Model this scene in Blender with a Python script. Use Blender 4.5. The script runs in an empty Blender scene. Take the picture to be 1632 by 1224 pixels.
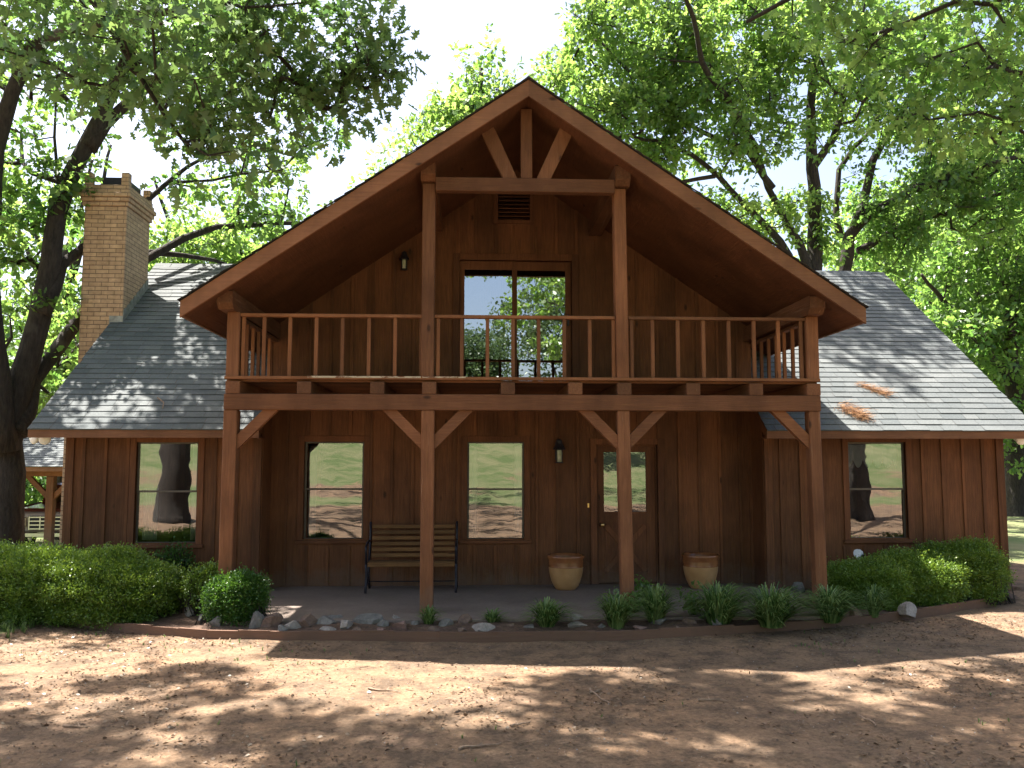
import bpy, math, random
import numpy as np
from mathutils import Vector, Matrix
# ------------------------------------------------------------------ camera, world, sun
SC = bpy.context.scene
COL = SC.collection
F = 1350.0; YAW = math.radians(2.8); PIT = math.radians(5.1); CZ = 1.95
cam = bpy.data.cameras.new('camera'); camo = bpy.data.objects.new('camera', cam); COL.objects.link(camo)
cam.sensor_width = 36; cam.lens = F / 1632 * 36; cam.clip_start = 0.05; cam.clip_end = 600
camo.location = (0, 0, CZ); camo.rotation_euler = (math.pi/2 + PIT, 0, -YAW)
SC.camera = camo
SUN = Vector((-.87, .69, 2.39)).normalized()
W = bpy.data.worlds.new('World'); SC.world = W; W.use_nodes = True
nt = W.node_tree; sky = nt.nodes.new('ShaderNodeTexSky'); sky.sky_type = 'NISHITA'; sky.sun_disc = False
sky.sun_elevation = math.asin(SUN.z); sky.sun_rotation = math.atan2(SUN.x, SUN.y)
sky.dust_density = 4.0; sky.air_density = 1.0; sky.ozone_density = 1.0; sky.altitude = 100
skm = nt.nodes.new('ShaderNodeMix'); skm.data_type = 'RGBA'; skm.blend_type = 'MULTIPLY'; skm.inputs[0].default_value = 1; skm.inputs[7].default_value = (1.04, .98, .955, 1)
nt.links.new(sky.outputs[0], skm.inputs[6]); nt.links.new(skm.outputs[2], nt.nodes['Background'].inputs[0]); nt.nodes['Background'].inputs[1].default_value = 0.08
sl = bpy.data.lights.new('sun', 'SUN'); sl.energy = 5.0; sl.angle = math.radians(0.6); sl.color = (1, .94, .86)
so = bpy.data.objects.new('sun', sl); COL.objects.link(so); so.rotation_euler = (-SUN).to_track_quat('-Z', 'Y').to_euler()
so.location = (-5, 5, 30)
SC.view_settings.view_transform = 'Standard'; SC.view_settings.look = 'None'; SC.view_settings.gamma = 1
SC.view_settings.exposure = 2.25
SC.cycles.max_bounces = 6; SC.cycles.transparent_max_bounces = 8
R = random.Random(7); NR = np.random.default_rng(11)

# ------------------------------------------------------------------ picture-to-place helper (used once, to read positions off the photograph)
_f = np.array([math.sin(YAW)*math.cos(PIT), math.cos(YAW)*math.cos(PIT), math.sin(PIT)])
_r = np.array([math.cos(YAW), -math.sin(YAW), 0.]); _u = np.cross(_r, _f)
def _ray(px, py): return _f*F + _r*(px-816) - _u*(py-612)
def P(px, py, Y):
    d = _ray(px, py); q = d*(Y/d[1]); return (q[0], q[1], q[2]+CZ)
def G(px, py, z=0.0):
    d = _ray(px, py); q = d*((z-CZ)/d[2]); return (q[0], q[1], z)

# ------------------------------------------------------------------ materials
def mat(name):
    m = bpy.data.materials.new(name); m.use_nodes = True
    n = m.node_tree; b = n.nodes['Principled BSDF']
    return m, n, b
def N(n, t, **k):
    x = n.nodes.new(t)
    for a, v in k.items():
        if a in x.inputs: x.inputs[a].default_value = v
        else: setattr(x, a, v)
    return x
def ramp(n, src, stops, interp='LINEAR'):
    r = n.nodes.new('ShaderNodeValToRGB'); r.color_ramp.interpolation = interp
    e = r.color_ramp.elements
    while len(e) < len(stops): e.new(.5)
    for i, (p, c) in enumerate(stops):
        e[i].position = p; e[i].color = (*c, 1) if len(c) == 3 else c
    n.links.new(src, r.inputs[0]); return r.outputs[0]
def mapping(n, scale, coord='Object', rot=(0, 0, 0)):
    t = n.nodes.new('ShaderNodeTexCoord'); m = n.nodes.new('ShaderNodeMapping')
    m.inputs['Scale'].default_value = scale; m.inputs['Rotation'].default_value = rot
    n.links.new(t.outputs[coord], m.inputs[0]); return m.outputs[0]
def noise(n, vec, scale, detail=4, rough=.55):
    x = N(n, 'ShaderNodeTexNoise', Scale=scale, Detail=detail, Roughness=rough)
    if vec is not None: n.links.new(vec, x.inputs['Vector'])
    return x.outputs['Fac']
def mix(n, fac, a, b, mode='MIX'):
    x = n.nodes.new('ShaderNodeMix'); x.data_type = 'RGBA'; x.blend_type = mode
    for s, v in ((x.inputs[0], fac), (x.inputs[6], a), (x.inputs[7], b)):
        if hasattr(v, 'links'): n.links.new(v, s)
        elif isinstance(v, (int, float)): s.default_value = v
        else: s.default_value = (*v, 1)
    return x.outputs[2]
def bump(n, b, h, strength=.3, dist=.01):
    x = N(n, 'ShaderNodeBump', Strength=strength, Distance=dist)
    n.links.new(h, x.inputs['Height']); n.links.new(x.outputs[0], b.inputs['Normal'])
def tint(n):
    a = n.nodes.new('ShaderNodeAttribute'); a.attribute_name = 'tint'; return a.outputs['Fac']

def wood(name, dark, light, worn, axis='z', wear=.62, rough=.75):
    dark, light, worn = [(c[0]*.77, c[1]*.79, c[2]*.80) for c in (dark, light, worn)]
    m, n, b = mat(name)
    sc = {'z': (22, 22, 1.2), 'x': (1.2, 22, 22), 'y': (22, 1.2, 22)}[axis]
    g = noise(n, mapping(n, sc), 2.2, 6, .65)
    big = noise(n, mapping(n, (1.3, 1.3, .7)), 1.6, 5, .6)
    c = mix(n, ramp(n, g, [(.34, (0, 0, 0)), (.64, (1, 1, 1))]), dark, light)
    c = mix(n, ramp(n, big, [(.38, (0, 0, 0)), (.70, (.8, .8, .8))]), c, tuple(.6*v for v in dark))
    w = noise(n, mapping(n, tuple(s*.6 for s in sc)), 1.5, 8, .75)
    c = mix(n, ramp(n, w, [(wear, (0, 0, 0)), (wear+.12, (.7, .7, .7))]), c, worn)
    a = n.nodes.new('ShaderNodeAttribute'); a.attribute_name = 'tint'
    c = mix(n, 1.0, c, ramp(n, a.outputs['Fac'], [(0, (.72, .73, .74)), (1, (1.28, 1.22, 1.18))]), 'MULTIPLY')
    n.links.new(c, b.inputs['Base Color']); b.inputs['Roughness'].default_value = rough
    b.inputs['Specular IOR Level'].default_value = .25
    kn = N(n, 'ShaderNodeTexVoronoi', Scale=2.6); n.links.new(mapping(n, {'z': (1, 1, .45), 'x': (.45, 1, 1), 'y': (1, .45, 1)}[axis]), kn.inputs['Vector'])
    kc = mix(n, ramp(n, kn.outputs['Distance'], [(.035, (.75, .75, .75)), (.075, (0, 0, 0))]), c, (.02, .011, .006))
    geo = n.nodes.new('ShaderNodeNewGeometry'); sp_ = n.nodes.new('ShaderNodeSeparateXYZ'); n.links.new(geo.outputs['Position'], sp_.inputs[0])
    spl = N(n, 'ShaderNodeMath', operation='MULTIPLY_ADD'); n.links.new(noise(n, geo.outputs['Position'], 4, 8, .75), spl.inputs[0]); spl.inputs[1].default_value = -1.0; spl.inputs[2].default_value = .95
    dz = N(n, 'ShaderNodeMath', operation='SUBTRACT'); n.links.new(spl.outputs[0], dz.inputs[0]); n.links.new(sp_.outputs[2], dz.inputs[1])
    kc = mix(n, ramp(n, dz.outputs[0], [(0., (0, 0, 0)), (.3, (.65, .65, .65))]), kc, (.15, .10, .07))
    n.links.new(kc, b.inputs['Base Color'])
    bump(n, b, g, .8, .008)
    return m
M = {}
M['siding'] = wood('siding_stain', (.15, .060, .025), (.245, .100, .042), (.26, .12, .06), 'z', .66)
M['trim'] = wood('trim_stain', (.15, .058, .026), (.22, .09, .04), (.27, .13, .07), 'z', .68)
M['trimx'] = wood('trim_stain_across', (.15, .058, .026), (.22, .09, .04), (.27, .13, .07), 'x', .68)
M['post'] = wood('post_stain', (.20, .082, .036), (.29, .125, .058), (.42, .26, .17), 'z', .6)
M['beam'] = wood('beam_stain', (.20, .08, .035), (.28, .118, .054), (.40, .23, .14), 'x', .63)
M['beamy'] = wood('joist_stain', (.17, .07, .03), (.26, .115, .055), (.38, .24, .15), 'y', .6)
M['fascia'] = wood('fascia_stain', (.25, .115, .058), (.31, .145, .075), (.38, .21, .125), 'x', .7)
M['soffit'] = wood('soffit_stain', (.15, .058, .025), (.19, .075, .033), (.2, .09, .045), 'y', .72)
M['rail'] = wood('rail_stain', (.25, .10, .042), (.34, .145, .062), (.5, .36, .22), 'z', .66)
M['railx'] = wood('rail_weathered', (.24, .10, .042), (.33, .145, .065), (.52, .40, .26), 'x', .62)
M['edging'] = wood('edging_stain', (.15, .06, .035), (.21, .09, .055), (.27, .17, .12), 'x', .58, .85)
M['bench'] = wood('bench_slats', (.17, .085, .032), (.25, .13, .05), (.28, .17, .08), 'x', .6)
M['interior'] = wood('interior_floor', (.05, .03, .02), (.08, .05, .03), (.1, .06, .04), 'x', .7)

def shingle_mat(name, lo, hi):
    m, n, b = mat(name)
    t = tint(n); s = noise(n, mapping(n, (1, 1, 1)), 55, 3, .7); g = noise(n, mapping(n, (1, 1, 1)), .9, 4)
    c = mix(n, t, lo, hi)
    c = mix(n, ramp(n, g, [(.35, (0, 0, 0)), (.7, (.5, .5, .5))]), c, tuple(v*.72 for v in lo))
    c = mix(n, .9, c, ramp(n, s, [(.3, (.7, .7, .7)), (.7, (1.25, 1.22, 1.2))]), 'MULTIPLY')
    n.links.new(c, b.inputs['Base Color']); b.inputs['Roughness'].default_value = .85
    b.inputs['Specular IOR Level'].default_value = .3
    bump(n, b, s, .6, .004); return m
M['shingle'] = shingle_mat('asphalt_shingle', (.090, .104, .108), (.150, .162, .162))
M['shingle_edge'] = shingle_mat('shingle_dark', (.06, .062, .062), (.09, .09, .09))

m, n, b = mat('tan_brick')
t = n.nodes.new('ShaderNodeTexCoord'); sp = n.nodes.new('ShaderNodeSeparateXYZ'); n.links.new(t.outputs['Object'], sp.inputs[0])
ad = N(n, 'ShaderNodeMath', operation='ADD'); n.links.new(sp.outputs[0], ad.inputs[0]); n.links.new(sp.outputs[1], ad.inputs[1])
cb = n.nodes.new('ShaderNodeCombineXYZ'); n.links.new(ad.outputs[0], cb.inputs[0]); n.links.new(sp.outputs[2], cb.inputs[1])
br = n.nodes.new('ShaderNodeTexBrick'); n.links.new(cb.outputs[0], br.inputs['Vector'])
br.inputs['Scale'].default_value = 1; br.inputs['Brick Width'].default_value = .205; br.inputs['Row Height'].default_value = .07
br.inputs['Mortar Size'].default_value = .0055; br.inputs['Mortar Smooth'].default_value = .3; br.inputs['Bias'].default_value = 0
br.inputs['Color1'].default_value = (.54, .375, .235, 1); br.inputs['Color2'].default_value = (.43, .295, .185, 1); br.inputs['Mortar'].default_value = (.20, .145, .10, 1)
s = noise(n, mapping(n, (1, 1, 1)), 9, 8, .7)
c = mix(n, .8, br.outputs['Color'], ramp(n, s, [(.3, (.62, .6, .58)), (.7, (1.2, 1.2, 1.18))]), 'MULTIPLY')
n.links.new(c, b.inputs['Base Color']); b.inputs['Roughness'].default_value = .9
inv = N(n, 'ShaderNodeMath', operation='SUBTRACT'); inv.inputs[0].default_value = 1; n.links.new(br.outputs['Fac'], inv.inputs[1])
bump(n, b, inv.outputs[0], .9, .008); M['brick'] = m

def plain(name, col, rough=.6, metal=0., var=.25, scale=12, bmp=.15, coat=0.):
    m, n, b = mat(name)
    s = noise(n, mapping(n, (1, 1, 1)), scale, 6, .65)
    c = mix(n, 1.0, col, ramp(n, s, [(.3, (1-var,)*3), (.7, (1+var,)*3)]), 'MULTIPLY')
    n.links.new(c, b.inputs['Base Color']); b.inputs['Roughness'].default_value = rough; b.inputs['Metallic'].default_value = metal
    b.inputs['Coat Weight'].default_value = coat
    if bmp: bump(n, b, s, bmp, .01)
    return m
M['sash'] = plain('bronze_aluminium', (.09, .075, .062), .45, .4, .15)
M['iron'] = plain('black_iron', (.02, .018, .026), .5, .3)
M['brass'] = plain('brass', (.75, .5, .2), .3, 1.0, .1, bmp=0)
M['flashing'] = plain('grey_flashing', (.26, .27, .24), .55, .3, .35)
M['fabric'] = plain('white_sheer', (.62, .62, .64), .9, 0, .1)
M['white'] = plain('white_enamel', (.8, .79, .76), .4, 0, .08)
M['whiteglaze'] = plain('pale_ceramic', (.72, .73, .76), .35, 0, .15)
M['chrome'] = plain('chrome', (.4, .4, .4), .25, 1.0, .1)
M['truck'] = plain('cream_truck_paint', (.34, .27, .23), .3, 0, .08, coat=.5)
M['truckred'] = plain('maroon_truck_paint', (.12, .03, .02), .3, 0, .1, coat=.5)
M['rubber'] = plain('rubber', (.02, .02, .02), .8)
M['straw'] = plain('dry_pine_straw', (.36, .20, .10), .9, 0, .35, 30)
M['stick'] = plain('grey_stick', (.23, .16, .11), .9, 0, .4, 30)
M['dryleaf'] = None
m, n, b = mat('frosted_lamp_glass'); b.inputs['Base Color'].default_value = (.62, .62, .42, 1); b.inputs['Roughness'].default_value = .15
b.inputs['Transmission Weight'].default_value = .3; n.links.new(ramp(n, noise(n, mapping(n, (9, 9, 2)), 8), [(.3, (.35, .38, .2)), (.7, (.8, .8, .62))]), b.inputs['Base Color']); M['lampglass'] = m

# glass: reflects the yard, shows the dim room
m, n, b = mat('window_glass'); n.nodes.remove(b)
out = n.nodes['Material Output']; gl = N(n, 'ShaderNodeBsdfGlossy', Roughness=.0); gl.inputs['Color'].default_value = (.95, .98, 1, 1)
tr = n.nodes.new('ShaderNodeBsdfTransparent'); tr.inputs['Color'].default_value = (.82, .84, .83, 1)
mx = n.nodes.new('ShaderNodeMixShader'); lw = N(n, 'ShaderNodeFresnel', IOR=2.9)
n.links.new(lw.outputs[0], mx.inputs[0]); n.links.new(tr.outputs[0], mx.inputs[1]); n.links.new(gl.outputs[0], mx.inputs[2]); n.links.new(mx.outputs[0], out.inputs[0])
bp = N(n, 'ShaderNodeBump', Strength=.055, Distance=.02); n.links.new(noise(n, mapping(n, (1, 1, 1)), 2.6, 1.5), bp.inputs['Height'])
n.links.new(bp.outputs[0], gl.inputs['Normal']); M['glass'] = m
m2_ = m.copy(); m2_.name = 'reflective_glass'; M['glass2'] = m2_
for x_ in m2_.node_tree.nodes:
    if x_.type == 'FRESNEL': x_.inputs['IOR'].default_value = 5.0
    if x_.type == 'BUMP': x_.inputs['Strength'].default_value = .02

m, n, b = mat('porch_concrete')
s = noise(n, mapping(n, (1, 1, 1)), 1.6, 8, .7); s2 = noise(n, mapping(n, (1, 1, 1)), 40, 3)
c = mix(n, ramp(n, s, [(.3, (0, 0, 0)), (.7, (1, 1, 1))]), (.15, .112, .088), (.22, .172, .140))
c = mix(n, .6, c, ramp(n, s2, [(.3, (.75, .75, .75)), (.7, (1.15, 1.15, 1.15))]), 'MULTIPLY')
n.links.new(c, b.inputs['Base Color']); b.inputs['Roughness'].default_value = .8; bump(n, b, s2, .3, .004); M['concrete'] = m

# dirt / lawn
m, n, b = mat('red_dirt')
geo = n.nodes.new('ShaderNodeNewGeometry')
def gn(scale, d=6, r=.6):
    return noise(n, geo.outputs['Position'], scale, d, r)
a1 = gn(.55, 8, .62); a2 = gn(3.2, 8, .7); a3 = gn(28, 5, .7)
c = mix(n, ramp(n, a1, [(.36, (0, 0, 0)), (.62, (1, 1, 1))]), (.30, .190, .116), (.215, .148, .098))
c = mix(n, ramp(n, a2, [(.44, (0, 0, 0)), (.60, (.8, .8, .8))]), c, (.105, .077, .056))
c = mix(n, ramp(n, gn(1.1, 6, .7), [(.56, (0, 0, 0)), (.68, (.6, .6, .6))]), c, (.27, .175, .12))
c = mix(n, .9, c, ramp(n, a3, [(.25, (.5, .48, .46)), (.75, (1.35, 1.35, 1.35))]), 'MULTIPLY')
c = mix(n, ramp(n, gn(75, 3, .8), [(.56, (0, 0, 0)), (.66, (.55, .55, .55))]), c, (.07, .05, .035))
c = mix(n, ramp(n, gn(9, 7, .75), [(.52, (0, 0, 0)), (.62, (.5, .5, .5))]), c, (.10, .075, .052))
at = n.nodes.new('ShaderNodeAttribute'); at.attribute_name = 'tint'
gm = N(n, 'ShaderNodeMath', operation='ADD'); n.links.new(at.outputs['Fac'], gm.inputs[0])
gs = N(n, 'ShaderNodeMath', operation='MULTIPLY_ADD'); n.links.new(gn(.8, 8, .75), gs.inputs[0]); gs.inputs[1].default_value = 1.2; gs.inputs[2].default_value = -.6
n.links.new(gs.outputs[0], gm.inputs[1])
grass = mix(n, a3, (.055, .085, .028), (.13, .165, .065)); grass = mix(n, ramp(n, a1, [(.4, (0, 0, 0)), (.62, (1, 1, 1))]), grass, (.17, .17, .085))
c = mix(n, ramp(n, gm.outputs[0], [(.45, (0, 0, 0)), (.62, (1, 1, 1))]), c, grass)
n.links.new(c, b.inputs['Base Color']); b.inputs['Roughness'].default_value = .95; b.inputs['Specular IOR Level'].default_value = .15
bump(n, b, gn(16, 8, .75), .9, .03); M['dirt'] = m
m, n, b = mat('bed_soil')
s = noise(n, mapping(n, (1, 1, 1)), 18, 8, .75)
n.links.new(ramp(n, s, [(.3, (.045, .027, .018)), (.7, (.17, .10, .065))]), b.inputs['Base Color']); b.inputs['Roughness'].default_value = .95; bump(n, b, s, 1, .03); M['soil'] = m

M['clod'] = plain('dirt_clod', (.14, .095, .065), .95)
def rock_mat(name, c0, c1):
    m, n, b = mat(name); s = noise(n, mapping(n, (1, 1, 1)), 7, 8, .7); s2 = noise(n, mapping(n, (1, 1, 1)), 45, 4)
    c = mix(n, ramp(n, s, [(.3, (0, 0, 0)), (.7, (1, 1, 1))]), c0, c1)
    c = mix(n, .7, c, ramp(n, s2, [(.3, (.7, .7, .7)), (.7, (1.2, 1.2, 1.2))]), 'MULTIPLY')
    n.links.new(c, b.inputs['Base Color']); b.inputs['Roughness'].default_value = .9; bump(n, b, s2, .5, .01); return m
M['rock_grey'] = rock_mat('grey_stone', (.09, .085, .078), (.20, .188, .172)); M['rock_brown'] = rock_mat('brown_stone', (.10, .065, .05), (.18, .12, .09))
M['rock_pale'] = rock_mat('pale_stone', (.17, .15, .135), (.34, .30, .27)); M['rock_red'] = rock_mat('reddish_stone', (.15, .09, .075), (.26, .16, .13))

m, n, b = mat('oak_bark')
s = noise(n, mapping(n, (14, 14, 3.5)), 1.6, 8, .7); s2 = noise(n, mapping(n, (1, 1, 1)), 1.1, 5)
c = mix(n, ramp(n, s, [(.35, (0, 0, 0)), (.7, (1, 1, 1))]), (.016, .013, .011), (.06, .048, .038))
c = mix(n, ramp(n, s2, [(.6, (0, 0, 0)), (.72, (.45, .45, .45))]), c, (.15, .14, .12))
n.links.new(c, b.inputs['Base Color']); b.inputs['Roughness'].default_value = .95; bump(n, b, s, 1, .05); M['bark'] = m

def leaf_mat(name, lo, hi, tlo, thi, tf=.5):
    m, n, b = mat(name); n.nodes.remove(b); out = n.nodes['Material Output']
    t = tint(n)
    d = n.nodes.new('ShaderNodeBsdfDiffuse'); tr = n.nodes.new('ShaderNodeBsdfTranslucent'); g = N(n, 'ShaderNodeBsdfGlossy', Roughness=.38)
    g.inputs['Color'].default_value = (.9, .95, .9, 1)
    n.links.new(mix(n, t, lo, hi), d.inputs['Color']); n.links.new(mix(n, t, tlo, thi), tr.inputs['Color'])
    m1 = n.nodes.new('ShaderNodeMixShader'); m1.inputs[0].default_value = tf; n.links.new(d.outputs[0], m1.inputs[1]); n.links.new(tr.outputs[0], m1.inputs[2])
    m2 = n.nodes.new('ShaderNodeMixShader'); m2.inputs[0].default_value = .035; n.links.new(m1.outputs[0], m2.inputs[1]); n.links.new(g.outputs[0], m2.inputs[2])
    n.links.new(m2.outputs[0], out.inputs[0]); return m
M['leaf'] = leaf_mat('oak_leaf', (.03, .075, .02), (.085, .15, .035), (.11, .27, .045), (.33, .50, .10), .58)
M['leaf_light'] = leaf_mat('young_leaf', (.04, .10, .024), (.105, .175, .05), (.17, .35, .05), (.42, .58, .13), .6)
M['leaf_dim'] = leaf_mat('lawn_tree_leaf', (.03, .06, .024), (.07, .11, .045), (.05, .10, .03), (.14, .2, .06), .4)
M['leaf_near'] = leaf_mat('near_oak_leaf', (.06, .12, .045), (.14, .22, .08), (.09, .20, .05), (.26, .40, .10), .45)
M['box'] = leaf_mat('boxwood_leaf', (.022, .075, .012), (.065, .15, .025), (.06, .16, .015), (.16, .30, .03), .35)
M['box_light'] = leaf_mat('azalea_leaf', (.055, .12, .015), (.17, .27, .045), (.13, .24, .02), (.34, .46, .05), .38)
M['blade'] = leaf_mat('grass_blade', (.02, .075, .012), (.22, .30, .10), (.05, .14, .02), (.28, .36, .10), .3)
M['dryleaf'] = leaf_mat('dry_leaf', (.07, .042, .025), (.24, .16, .105), (.08, .04, .02), (.18, .11, .06), .2)

# ------------------------------------------------------------------ mesh builder
class MB:
    def __init__(s): s.v = []; s.f = []; s.t = []
    def poly(s, pts, t=.5):
        i = len(s.v); s.v += [tuple(map(float, p)) for p in pts]; s.f.append(tuple(range(i, i+len(pts)))); s.t.append(t); return s
    def box(s, x0, x1, y0, y1, z0, z1, t=None):
        t = R.random() if t is None else t
        i = len(s.v)
        s.v += [(x0, y0, z0), (x1, y0, z0), (x1, y1, z0), (x0, y1, z0), (x0, y0, z1), (x1, y0, z1), (x1, y1, z1), (x0, y1, z1)]
        for q in ((0, 3, 2, 1), (4, 5, 6, 7), (0, 1, 5, 4), (1, 2, 6, 5), (2, 3, 7, 6), (3, 0, 4, 7)):
            s.f.append(tuple(i+k for k in q)); s.t.append(t)
        return s
    def prism(s, poly, a, b, axis='y', t=None):
        """poly: 2D points (x,z) for axis y, (y,z) for axis x, (x,y) for axis z"""
        t = R.random() if t is None else t
        def mk(p, d):
            return {'y': (p[0], d, p[1]), 'x': (d, p[0], p[1]), 'z': (p[0], p[1], d)}[axis]
        n_ = len(poly); i = len(s.v)
        s.v += [mk(p, a) for p in poly] + [mk(p, b) for p in poly]
        s.f.append(tuple(i+k for k in range(n_))); s.f.append(tuple(i+n_+k for k in reversed(range(n_)))); s.t += [t, t]
        for k in range(n_):
            s.f.append((i+k, i+(k+1) % n_, i+n_+(k+1) % n_, i+n_+k)); s.t.append(t)
        return s
    def bar(s, a, b, w, d, up=(0, 0, 1), t=None):
        """rectangular bar from a to b, w across, d along `up`-ish"""
        a = Vector(a); b = Vector(b); z = (b-a).normalized(); x = z.cross(Vector(up))
        if x.length < 1e-4: x = Vector((1, 0, 0))
        x.normalize(); y = x.cross(z); t = R.random() if t is None else t
        i = len(s.v)
        for p in (a, b):
            for sx, sy in ((-1, -1), (1, -1), (1, 1), (-1, 1)): s.v.append(tuple(p + x*sx*w/2 + y*sy*d/2))
        for q in ((0, 3, 2, 1), (4, 5, 6, 7), (0, 1, 5, 4), (1, 2, 6, 5), (2, 3, 7, 6), (3, 0, 4, 7)):
            s.f.append(tuple(i+k for k in q)); s.t.append(t)
        return s
    def tube(s, pts, rad, sides=8, t=.5, cap=True, wob=0.):
        pts = [Vector(p) for p in pts]; rad = rad if hasattr(rad, '__len__') else [rad]*len(pts)
        i0 = len(s.v); px = None
        for k, p in enumerate(pts):
            d = (pts[min(k+1, len(pts)-1)] - pts[max(k-1, 0)])
            d = d.normalized() if d.length > 1e-9 else Vector((0, 0, 1))
            if px is None:
                px = d.orthogonal().normalized()
            px = (px - d*px.dot(d)).normalized(); py = d.cross(px)
            for j in range(sides):
                a = 2*math.pi*j/sides; rr = rad[k]*(1 + (R.uniform(-wob, wob) if wob else 0))
                s.v.append(tuple(p + px*math.cos(a)*rr + py*math.sin(a)*rr))
        for k in range(len(pts)-1):
            for j in range(sides):
                a = i0+k*sides+j; b = i0+k*sides+(j+1) % sides
                s.f.append((a, b, b+sides, a+sides)); s.t.append(t)
        if cap:
            s.f.append(tuple(i0+j for j in reversed(range(sides)))); s.t.append(t)
            e = i0+(len(pts)-1)*sides; s.f.append(tuple(e+j for j in range(sides))); s.t.append(t)
        return s
    def lathe(s, prof, cx=0, cy=0, sides=32, t=.5):
        i0 = len(s.v)
        for r_, z in prof:
            for j in range(sides):
                a = 2*math.pi*j/sides; s.v.append((cx+r_*math.cos(a), cy+r_*math.sin(a), z))
        for k in range(len(prof)-1):
            for j in range(sides):
                a = i0+k*sides+j; b = i0+k*sides+(j+1) % sides
                s.f.append((a, b, b+sides, a+sides)); s.t.append(t)
        return s
    def build(s, name, m, parent=None, smooth=False, loc=None, bevel=0.):
        me = bpy.data.meshes.new(name); off = Vector(loc) if loc is not None else Vector((0, 0, 0))
        me.from_pydata([(p[0]-off.x, p[1]-off.y, p[2]-off.z) for p in s.v], [], s.f); me.update()
        a = me.attributes.new('tint', 'FLOAT', 'FACE'); a.data.foreach_set('value', s.t)
        me.materials.append(m)
        if smooth: me.polygons.foreach_set('use_smooth', [True]*len(me.polygons))
        o = bpy.data.objects.new(name, me); COL.objects.link(o); o.location = off
        if parent is not None:
            o.parent = parent; o.matrix_parent_inverse = Matrix.Translation(-WL[parent.name]) ; WL[o.name] = off
            o.matrix_parent_inverse = Matrix.Identity(4); o.location = off - WL[parent.name]
        WL[o.name] = off
        if bevel:
            bv = o.modifiers.new('bevel', 'BEVEL'); bv.width = bevel; bv.segments = 1; bv.limit_method = 'ANGLE'
        return o
WL = {}     # world location of everything built (rotations only on single-object things)
def tag(o, label=None, cat=None, group=None, kind=None):
    if label: o['label'] = label
    if cat: o['category'] = cat
    if group: o['group'] = group
    if kind: o['kind'] = kind
    return o
def empty(name, loc, label, cat, group=None):
    o = bpy.data.objects.new(name, None); COL.objects.link(o); o.location = loc; o.empty_display_size = .2
    WL[o.name] = Vector(loc); return tag(o, label, cat, group)

def np_mesh(name, verts, k, tints, m, parent=None, loc=(0, 0, 0), smooth=False):
    """verts (Nleaf,k,3): one k-gon each"""
    nl = len(verts); me = bpy.data.meshes.new(name)
    me.vertices.add(nl*k); me.vertices.foreach_set('co', (verts - np.array(loc)).astype(np.float32).ravel())
    me.loops.add(nl*k); me.loops.foreach_set('vertex_index', np.arange(nl*k, dtype=np.int32))
    me.polygons.add(nl); me.polygons.foreach_set('loop_start', np.arange(0, nl*k, k, dtype=np.int32))
    a = me.attributes.new('tint', 'FLOAT', 'FACE'); a.data.foreach_set('value', np.clip(tints, 0, 1).astype(np.float32))
    me.materials.append(m); me.update(calc_edges=True)
    o = bpy.data.objects.new(name, me); COL.objects.link(o); WL[o.name] = Vector(loc)
    o.location = Vector(loc) if parent is None else Vector(loc) - WL[parent.name]
    if parent is not None: o.parent = parent
    return o

# ------------------------------------------------------------------ noise for terrain
_perm = NR.random((256, 256))
def vnoise(x, y):
    xi = np.floor(x).astype(int); yi = np.floor(y).astype(int); fx = x-xi; fy = y-yi
    fx = fx*fx*(3-2*fx); fy = fy*fy*(3-2*fy)
    g = lambda a, b: _perm[a & 255, b & 255]
    return (g(xi, yi)*(1-fx)+g(xi+1, yi)*fx)*(1-fy) + (g(xi, yi+1)*(1-fx)+g(xi+1, yi+1)*fx)*fy
def fbm(x, y, o=4):
    s = 0; a = .5
    for k in range(o): s = s + a*(vnoise(x*2**k+17*k, y*2**k+31*k)-.5); a *= .5
    return s
def smooth(a, b, x): t = np.clip((x-a)/(b-a), 0, 1); return t*t*(3-2*t)
def gz(x, y):
    x = np.asarray(x, float); y = np.asarray(y, float)
    h = 8.5*smooth(-9, -75, y)*1.0
    h = h - .45*smooth(-6.5, -9.5, x)*smooth(13, 20, y)
    h = h + .10*smooth(6.5, 8, x)*smooth(10.8, 12, y)
    near = np.exp(-(np.maximum(0, np.abs(y-7)-6)**2+np.maximum(0, np.abs(x)-9)**2)/30)
    h = h + near*(fbm(x*.7, y*.7, 3)*.05 + fbm(x*5, y*5, 3)*.022) + (1-near)*fbm(x*.12, y*.12, 3)*.5*smooth(12, 30, np.hypot(x, y-8))
    return h
# ------------------------------------------------------------------ ground sheet
def axis_(lo, fine0, fine1, hi, step):
    f_ = list(np.arange(fine0, fine1, step)); a = []; x = fine0; s_ = step
    while x > lo: s_ *= 1.25; x -= s_; a.append(x)
    b_ = []; x = f_[-1]; s_ = step
    while x < hi: s_ *= 1.25; x += s_; b_.append(x)
    return np.array(a[::-1]+f_+b_)
xs = axis_(-170, -7, 9, 170, .06); ys = axis_(-170, 3.2, 12, 170, .06)
X, Y = np.meshgrid(xs, ys); Z = gz(X, Y)
under = smooth(-5.9, -5.7, X)*smooth(7.95, 7.75, X)*smooth(11.9, 12.1, Y)*smooth(20.9, 20.6, Y)
Z = Z - .25*under
gmask = np.clip(smooth(-7, -14, Y)*1.0 + smooth(13, 17, Y)*.75*(np.hypot(X, Y-14) > 9), 0, 1) + smooth(9, 11.5, Y)*.12*(X > 3) + smooth(-4.7, -5.6, X)*smooth(9.2, 9.9, Y)*smooth(11, 10.5, Y)*.8
gmask -= .9*np.exp(-((Y+19+2*np.sin(X*.3))/2.5)**2)
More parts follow.
